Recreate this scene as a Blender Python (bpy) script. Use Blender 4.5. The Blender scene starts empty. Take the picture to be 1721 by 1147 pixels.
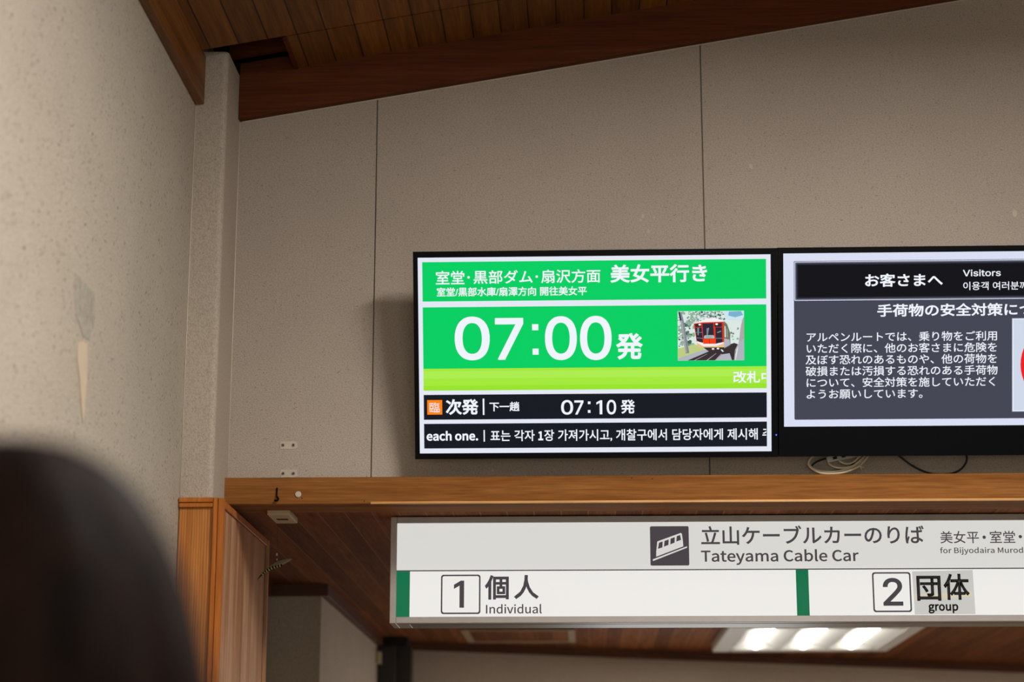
import bpy, bmesh, math, random
from mathutils import Vector, Matrix, noise

S = bpy.context.scene
COL = S.collection

# ---------------------------------------------------------------- camera
CAM_POS = Vector((0.0, -5.9, 1.5))
F_PX, CX, CY = 3400.0, 860.5, 573.5            # focal length and centre for a 1721 x 1147 image
YAW, PITCH, ROLL = (math.radians(a) for a in (-2.1597, 13.7263, 0.0289))
fwd = Vector((math.sin(YAW) * math.cos(PITCH), math.cos(YAW) * math.cos(PITCH), math.sin(PITCH)))
rt0 = Vector((math.cos(YAW), -math.sin(YAW), 0))
up0 = rt0.cross(fwd)
RT = rt0 * math.cos(ROLL) + up0 * math.sin(ROLL)
UP = up0 * math.cos(ROLL) - rt0 * math.sin(ROLL)
cd = bpy.data.cameras.new('camera')
cd.sensor_width = 36.0
cd.lens = F_PX / 1721.0 * 36.0
cd.dof.use_dof = True
cd.dof.focus_distance = 6.0
cd.dof.aperture_fstop = 2.4
cd.clip_end = 100
cam = bpy.data.objects.new('camera', cd)
cam.matrix_world = Matrix(((RT.x, UP.x, -fwd.x, CAM_POS.x), (RT.y, UP.y, -fwd.y, CAM_POS.y), (RT.z, UP.z, -fwd.z, CAM_POS.z), (0, 0, 0, 1)))
COL.objects.link(cam)
S.camera = cam

# ---------------------------------------------------------------- view, world, lamps
S.view_settings.view_transform = 'Standard'
S.view_settings.look = 'None'
S.view_settings.gamma = 1.0
S.view_settings.use_curve_mapping = False
S.view_settings.exposure = 0.0
W = bpy.data.worlds.new('world')
S.world = W
W.use_nodes = True
W.node_tree.nodes['Background'].inputs[0].default_value = (0.9, 0.95, 1.0, 1)
W.node_tree.nodes['Background'].inputs[1].default_value = 0.02


def area(name, loc, target, size, power, color=(1, 1, 1), sy=None):
    d = bpy.data.lights.new(name, 'AREA')
    d.shape = 'RECTANGLE'
    d.size = size
    d.size_y = sy or size
    d.energy = power
    d.color = color
    o = bpy.data.objects.new(name, d)
    o.location = loc
    o.rotation_euler = (Vector(target) - Vector(loc)).to_track_quat('-Z', 'Y').to_euler()
    COL.objects.link(o)
    return o


# the hall's ceiling lamps (down-facing fluorescent panels); then added fills without a visible source
area('hall_lamp', (0.85, -2.5, 3.9), (0.85, -2.5, 0), 0.35, 118, (1.0, 0.95, 0.90), 1.25)
area('hall_lamp', (0.85, -5.8, 3.9), (0.85, -5.8, 0), 0.35, 45, (1.0, 0.95, 0.90), 1.25)
area('hall_lamp', (3.0, -3.6, 4.2), (3.0, -3.6, 0), 0.35, 50, (1.0, 0.95, 0.90), 1.25)
area('recess_fill', (3.3, 3.4, 2.43), (3.3, 3.4, 0), 0.7, 125, (1.0, 0.93, 0.85), 1.1)  # added unseen source that brightens the low space
area('recess_rear_fill', (0.3, 4.75, 1.15), (0.0, 0, 1.5), 1.6, 16, (0.94, 0.98, 1.0), 1.3)  # added, no window here: brightens the low ceiling and the side board
area('rear_green_fill', (1.0, -8.85, 1.5), (0.6, 0, 2.3), 2.2, 48, (0.88, 1.0, 0.90), 2.0)  # added daylight-toned fill behind the camera; no opening is built there


# ---------------------------------------------------------------- picture -> place helpers
def ray(px, py):
    return RT * ((px - CX) / F_PX) + UP * ((CY - py) / F_PX) + fwd


def lin(c):
    return tuple(((v / 255.0) / 12.92 if v / 255.0 <= 0.04045 else ((v / 255.0 + 0.055) / 1.055) ** 2.4) for v in c)


# ---------------------------------------------------------------- materials
def new_mat(name):
    m = bpy.data.materials.new(name)
    m.use_nodes = True
    nt = m.node_tree
    return m, nt, nt.nodes['Principled BSDF']


def nd(nt, typ, **kw):
    n = nt.nodes.new(typ)
    for k, v in kw.items():
        if k.startswith('i_'):
            n.inputs[k[2:].replace('_', ' ')].default_value = v
        else:
            setattr(n, k, v)
    return n


def coords(nt, scale=(1, 1, 1), rot=(0, 0, 0)):
    tc = nd(nt, 'ShaderNodeTexCoord')
    mp = nd(nt, 'ShaderNodeMapping')
    mp.inputs['Scale'].default_value = scale
    mp.inputs['Rotation'].default_value = rot
    nt.links.new(tc.outputs['Object'], mp.inputs['Vector'])
    return mp.outputs['Vector']


def ramp(nt, fac, stops):
    r = nd(nt, 'ShaderNodeValToRGB')
    e = r.color_ramp.elements
    while len(e) < len(stops):
        e.new(0.5)
    for el, (p, c) in zip(e, stops):
        el.position = p
        el.color = c if len(c) == 4 else (*c, 1)
    nt.links.new(fac, r.inputs[0])
    return r.outputs[0]


def mix(nt, a, b, fac, mode='MIX'):
    m = nd(nt, 'ShaderNodeMix', data_type='RGBA', blend_type=mode)
    for sock, v in ((m.inputs[0], fac), (m.inputs[6], a), (m.inputs[7], b)):
        if hasattr(v, 'is_linked') or isinstance(v, bpy.types.NodeSocket):
            nt.links.new(v, sock)
        else:
            sock.default_value = v if not isinstance(v, tuple) or len(v) == 4 else (*v, 1)
    return m.outputs[2]


def plain(name, rgb, rough=0.5, metal=0.0, var=0.12, scale=30, spec=0.5):
    """one colour with a slight procedural unevenness"""
    m, nt, b = new_mat(name)
    c = lin(rgb)
    n = nd(nt, 'ShaderNodeTexNoise', i_Scale=scale, i_Detail=3.0)
    nt.links.new(coords(nt), n.inputs['Vector'])
    o = ramp(nt, n.outputs[0], [(0.3, tuple(v * (1 - var) for v in c)), (0.7, tuple(min(1, v * (1 + var)) for v in c))])
    nt.links.new(o, b.inputs['Base Color'])
    b.inputs['Roughness'].default_value = rough
    b.inputs['Metallic'].default_value = metal
    b.inputs['Specular IOR Level'].default_value = spec
    return m


def glow(name, rgb, k=1.0, base=0.004):
    """a pixel of a lit screen or lamp"""
    m, nt, b = new_mat(name)
    c = lin(rgb)
    b.inputs['Base Color'].default_value = (base, base, base, 1)
    b.inputs['Roughness'].default_value = 0.6
    b.inputs['Specular IOR Level'].default_value = 0.0
    b.inputs['Emission Color'].default_value = (*c, 1)
    b.inputs['Emission Strength'].default_value = k
    return m


def plaster(name, rgb, grain=150.0, bump=0.35, pit_scale=28.0, pit_cut=0.13, stretch=(1, 1, 1), pit_amt=0.55):
    m, nt, b = new_mat(name)
    c = lin(rgb)
    v = coords(nt)
    vs = coords(nt, stretch)
    big = nd(nt, 'ShaderNodeTexNoise', i_Scale=1.7, i_Detail=4.0)
    nt.links.new(v, big.inputs['Vector'])
    col = ramp(nt, big.outputs[0], [(0.3, tuple(x * 0.93 for x in c)), (0.7, tuple(x * 1.05 for x in c))])
    fine = nd(nt, 'ShaderNodeTexNoise', i_Scale=grain, i_Detail=3.0, i_Roughness=0.6)
    nt.links.new(vs, fine.inputs['Vector'])
    col = mix(nt, col, ramp(nt, fine.outputs[0], [(0.34, (0.72, 0.71, 0.70)), (0.60, (1.04, 1.04, 1.04))]), 0.75, 'MULTIPLY')
    vor = nd(nt, 'ShaderNodeTexVoronoi', i_Scale=pit_scale, i_Randomness=1.0)
    nt.links.new(vs, vor.inputs['Vector'])
    msk = nd(nt, 'ShaderNodeTexNoise', i_Scale=pit_scale * 0.45, i_Detail=1.0)
    nt.links.new(vs, msk.inputs['Vector'])
    pit = ramp(nt, vor.outputs['Distance'], [(pit_cut * 0.55, (1, 1, 1)), (pit_cut, (0, 0, 0))])
    sel = ramp(nt, msk.outputs[0], [(0.47, (0, 0, 0)), (0.54, (1, 1, 1))])
    pm = mix(nt, pit, sel, 1.0, 'MULTIPLY')
    ma = nd(nt, 'ShaderNodeMath', operation='MULTIPLY')
    nt.links.new(pm, ma.inputs[0])
    ma.inputs[1].default_value = pit_amt
    col = mix(nt, col, tuple(x * 0.30 for x in c), ma.outputs[0])
    nt.links.new(col, b.inputs['Base Color'])
    b.inputs['Roughness'].default_value = 0.72
    b.inputs['Specular IOR Level'].default_value = 0.35
    h = nd(nt, 'ShaderNodeMath', operation='SUBTRACT')
    nt.links.new(fine.outputs[0], h.inputs[0])
    nt.links.new(ma.outputs[0], h.inputs[1])
    bp = nd(nt, 'ShaderNodeBump', i_Strength=bump, i_Distance=0.004)
    nt.links.new(h.outputs[0], bp.inputs['Height'])
    nt.links.new(bp.outputs[0], b.inputs['Normal'])
    return m


def wood(name, dark, mid, light, axis='x', rough=0.45, scale=1.0, rings=0.0, plank=None, groove=None, gloss=0.4):
    """grain runs along AXIS; PLANK = (axis letter, width) adds boards of different tone with grooves between them"""
    m, nt, b = new_mat(name)
    d, mi, li = lin(dark), lin(mid), lin(light)
    st = {'x': (1.2, 26, 26), 'y': (26, 1.2, 26), 'z': (26, 26, 1.2)}[axis]
    v = coords(nt, tuple(s * scale for s in st))
    n = nd(nt, 'ShaderNodeTexNoise', i_Scale=1.0, i_Detail=6.0, i_Roughness=0.62, i_Distortion=0.6)
    nt.links.new(v, n.inputs['Vector'])
    col = ramp(nt, n.outputs[0], [(0.28, d), (0.5, mi), (0.74, li)])
    st2 = tuple(s * 5.0 for s in st)
    v2 = coords(nt, tuple(s * scale for s in st2))
    n2 = nd(nt, 'ShaderNodeTexNoise', i_Scale=1.0, i_Detail=2.0)
    nt.links.new(v2, n2.inputs['Vector'])
    col = mix(nt, col, ramp(nt, n2.outputs[0], [(0.35, (0.70, 0.68, 0.66)), (0.62, (1.06, 1.06, 1.06))]), 0.7, 'MULTIPLY')
    if rings:                                       # the arched figure of sawn oak
        v3 = coords(nt, {'x': (0.16, 1, 1), 'y': (1, 0.16, 1), 'z': (1, 1, 0.16)}[axis])
        w = nd(nt, 'ShaderNodeTexWave', wave_type='BANDS', bands_direction='X', i_Scale=42.0, i_Distortion=9.0, i_Detail=2.5)
        w.inputs['Detail Scale'].default_value = 0.35
        nt.links.new(v3, w.inputs['Vector'])
        col = mix(nt, col, ramp(nt, w.outputs[0], [(0.1, (0.66, 0.60, 0.54)), (0.55, (1, 1, 1))]), rings, 'MULTIPLY')
    height = n2.outputs[0]
    if plank:
        sx = nd(nt, 'ShaderNodeSeparateXYZ')
        nt.links.new(coords(nt), sx.inputs[0])
        q = nd(nt, 'ShaderNodeMath', operation='DIVIDE')
        nt.links.new(sx.outputs['XYZ'.index(plank[0].upper())], q.inputs[0])
        q.inputs[1].default_value = plank[1]
        fl = nd(nt, 'ShaderNodeMath', operation='FLOOR')
        fr = nd(nt, 'ShaderNodeMath', operation='FRACT')
        nt.links.new(q.outputs[0], fl.inputs[0])
        nt.links.new(q.outputs[0], fr.inputs[0])
        wn = nd(nt, 'ShaderNodeTexWhiteNoise', noise_dimensions='1D')
        nt.links.new(fl.outputs[0], wn.inputs['W'])
        col = mix(nt, col, ramp(nt, wn.outputs['Value'], [(0.0, (0.62, 0.58, 0.55)), (1.0, (1.2, 1.15, 1.1))]), 0.85, 'MULTIPLY')
        g = ramp(nt, fr.outputs[0], [(0.0, (1, 1, 1)), (0.035, (1, 1, 1)), (0.06, (0, 0, 0))])
        gc = lin(groove) if groove else tuple(x * 0.25 for x in d)
        col = mix(nt, col, gc, g)
    nt.links.new(col, b.inputs['Base Color'])
    b.inputs['Roughness'].default_value = rough
    b.inputs['Specular IOR Level'].default_value = gloss
    bp = nd(nt, 'ShaderNodeBump', i_Strength=0.15, i_Distance=0.002)
    nt.links.new(height, bp.inputs['Height'])
    nt.links.new(bp.outputs[0], b.inputs['Normal'])
    return m


# ---------------------------------------------------------------- mesh helpers
class MB:
    """collects shapes with their materials; build() links them as ONE mesh object"""

    def __init__(self):
        self.bm = bmesh.new()
        self.mats = []

    def mi(self, mat):
        if mat not in self.mats:
            self.mats.append(mat)
        return self.mats.index(mat)

    def face(self, pts, mat):
        f = self.bm.faces.new([self.bm.verts.new(p) for p in pts])
        f.material_index = self.mi(mat)
        return f

    def box(self, x0, x1, y0, y1, z0, z1, mat, bevel=0.0, seg=2):
        self.prism([(x0, z0), (x1, z0), (x1, z1), (x0, z1)], y0, y1, mat, bevel, seg)

    def prism(self, prof, y0, y1, mat, bevel=0.0, seg=2):
        """an outline in (x, z) run from y0 to y1"""
        b2 = bmesh.new()
        n = len(prof)
        a = [b2.verts.new((x, y0, z)) for x, z in prof]
        c = [b2.verts.new((x, y1, z)) for x, z in prof]
        b2.faces.new(a)
        b2.faces.new(list(reversed(c)))
        for i in range(n):
            b2.faces.new((a[i], c[i], c[(i + 1) % n], a[(i + 1) % n]))
        if bevel:
            bmesh.ops.bevel(b2, geom=list(b2.edges), offset=bevel, segments=seg, affect='EDGES', profile=0.5)
        bmesh.ops.recalc_face_normals(b2, faces=b2.faces)
        self.take(b2, mat)

    def take(self, b2, mat, M=None):
        idx = self.mi(mat)
        vm = {v: self.bm.verts.new(M @ v.co if M else v.co) for v in b2.verts}
        for f in b2.faces:
            try:
                nf = self.bm.faces.new([vm[v] for v in f.verts])
                nf.material_index = idx
                nf.smooth = f.smooth
            except ValueError:
                pass
        b2.free()

    def tube(self, pts, r, mat, seg=8, closed=False):
        pts = [Vector(p) for p in pts]
        rr = r if isinstance(r, (list, tuple)) else [r] * len(pts)
        rings = []
        n = len(pts)
        prev = None
        for i, p in enumerate(pts):
            t = (pts[(i + 1) % n] - pts[i - 1]) if closed else (pts[min(i + 1, n - 1)] - pts[max(i - 1, 0)])
            t.normalize()
            ref = prev if prev is not None else (Vector((0, 0, 1)) if abs(t.z) < 0.9 else Vector((1, 0, 0)))
            a = (ref - t * ref.dot(t)).normalized()
            prev = a
            bb = t.cross(a)
            rings.append([self.bm.verts.new(p + (a * math.cos(k * 2 * math.pi / seg) + bb * math.sin(k * 2 * math.pi / seg)) * rr[i]) for k in range(seg)])
        idx = self.mi(mat)
        for i in range(n if closed else n - 1):
            A, B = rings[i], rings[(i + 1) % n]
            for k in range(seg):
                f = self.bm.faces.new((A[k], A[(k + 1) % seg], B[(k + 1) % seg], B[k]))
                f.material_index = idx
                f.smooth = True
        if not closed:
            for R_, rev in ((rings[0], True), (rings[-1], False)):
                f = self.bm.faces.new(list(reversed(R_)) if rev else R_)
                f.material_index = idx

    def ball(self, c, rad, mat, u=20, v=12):
        b2 = bmesh.new()
        bmesh.ops.create_uvsphere(b2, u_segments=u, v_segments=v, radius=1.0)
        for f in b2.faces:
            f.smooth = True
        self.take(b2, mat, Matrix.Translation(c) @ Matrix.Diagonal((*rad, 1)))

    def build(self, name, parent=None, loc=None):
        me = bpy.data.meshes.new(name)
        self.bm.normal_update()
        self.bm.to_mesh(me)
        self.bm.free()
        for m in self.mats:
            me.materials.append(m)
        o = bpy.data.objects.new(name, me)
        COL.objects.link(o)
        if parent:
            o.parent = parent
        if loc:
            o.location = loc
        return o


def tag(o, label=None, cat=None, group=None, kind=None):
    for k, v in (('label', label), ('category', cat), ('group', group), ('kind', kind)):
        if v:
            o[k] = v
    return o


def struct(o, label=None):
    return tag(o, label, None, None, 'structure')


def thing(name, label, cat, loc=(0, 0, 0), M=None, group=None):
    o = bpy.data.objects.new(name, None)
    o.empty_display_size = 0.05
    COL.objects.link(o)
    if M is not None:
        o.matrix_world = M
    else:
        o.location = loc
    return tag(o, label, cat, group)


# ---------------------------------------------------------------- flat graphics on a plane
class Face:
    """a lit or printed face: its local x runs right, local z up, local -y towards the viewer. Reading points off the
    photograph gives their place on this plane; everything is then laid out in the plane's own metres."""

    def __init__(self, M):
        self.M = M
        self.Mi = M.inverted()
        self.mb = MB()

    def at(self, px, py):
        o = self.Mi @ CAM_POS
        d = self.Mi.to_3x3() @ ray(px, py)
        t = -o.y / d.y
        p = o + d * t
        return p.x, p.z

    def poly(self, pts, mat, layer):
        self.mb.face([(x, -0.0003 * layer, z) for x, z in pts], mat)

    def ppoly(self, pts, mat, layer):
        self.poly([self.at(*p) for p in pts], mat, layer)

    def rect(self, x0, y0, x1, y1, mat, layer, r=0.0):
        """px corners top-left and bottom-right"""
        xa, za = self.at(x0, y0)
        xb, zb = self.at(x1, y1)
        self.lrect(xa, zb, xb, za, mat, layer, r)

    def lrect(self, xa, zb, xb, za, mat, layer, r=0.0):
        if r <= 0:
            self.poly([(xa, zb), (xb, zb), (xb, za), (xa, za)], mat, layer)
            return
        pts = []
        for cx, cz, a0 in ((xb - r, za - r, 0), (xa + r, za - r, 90), (xa + r, zb + r, 180), (xb - r, zb + r, 270)):
            for k in range(6):
                a = math.radians(a0 + 18 * k)
                pts.append((cx + r * math.cos(a), cz + r * math.sin(a)))
        self.poly(pts, mat, layer)

    def disc(self, x, z, r, mat, layer, n=32, r2=0.0):
        ring = [(x + r * math.cos(2 * math.pi * k / n), z + r * math.sin(2 * math.pi * k / n)) for k in range(n)]
        if not r2:
            self.poly(ring, mat, layer)
            return
        inn = [(x + r2 * math.cos(2 * math.pi * k / n), z + r2 * math.sin(2 * math.pi * k / n)) for k in range(n)]
        for k in range(n):
            self.poly([ring[k], ring[(k + 1) % n], inn[(k + 1) % n], inn[k]], mat, layer)

    def put(self, data, x0, x1, z0, z1, mat, layer, clip=None):
        """lettering scaled into a box of the plane"""
        vs, fs = data
        ax = min(v[0] for v in vs), max(v[0] for v in vs)
        az = min(v[1] for v in vs), max(v[1] for v in vs)
        sx = (x1 - x0) / (ax[1] - ax[0])
        sz = (z1 - z0) / max(az[1] - az[0], 1e-6)
        self.place(data, x0 - ax[0] * sx, z0 - az[0] * sz, sx, sz, mat, layer, clip)

    def place(self, data, ox, oz, sx, sz, mat, layer, clip=None):
        vs, fs = data
        b2 = bmesh.new()
        vv = [b2.verts.new((ox + v[0] * sx, -0.0003 * layer, oz + v[1] * sz)) for v in vs]
        for f in fs:
            try:
                b2.faces.new([vv[i] for i in f])
            except ValueError:
                pass
        if clip is not None:
            bmesh.ops.bisect_plane(b2, geom=b2.verts[:] + b2.edges[:] + b2.faces[:], plane_co=(clip, 0, 0), plane_no=(1, 0, 0), clear_outer=True)
        self.mb.take(b2, mat)

    def line(self, s, xl, yt, yb, xr, mat, layer, bold=0.0, clip=None, font=None):
        """lettering from px xl to xr; yt and yb are its top and bottom at the left end"""
        xa, za = self.at(xl, yt)
        _, zb = self.at(xl, yb)
        xb, _ = self.at(xr, (yt + yb) / 2 - 0.012 * (xr - xl))
        c = None if clip is None else self.at(clip, (yt + yb) / 2)[0]
        self.put(letters(s, bold, font), xa, xb, zb, za, mat, layer, c)


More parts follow.
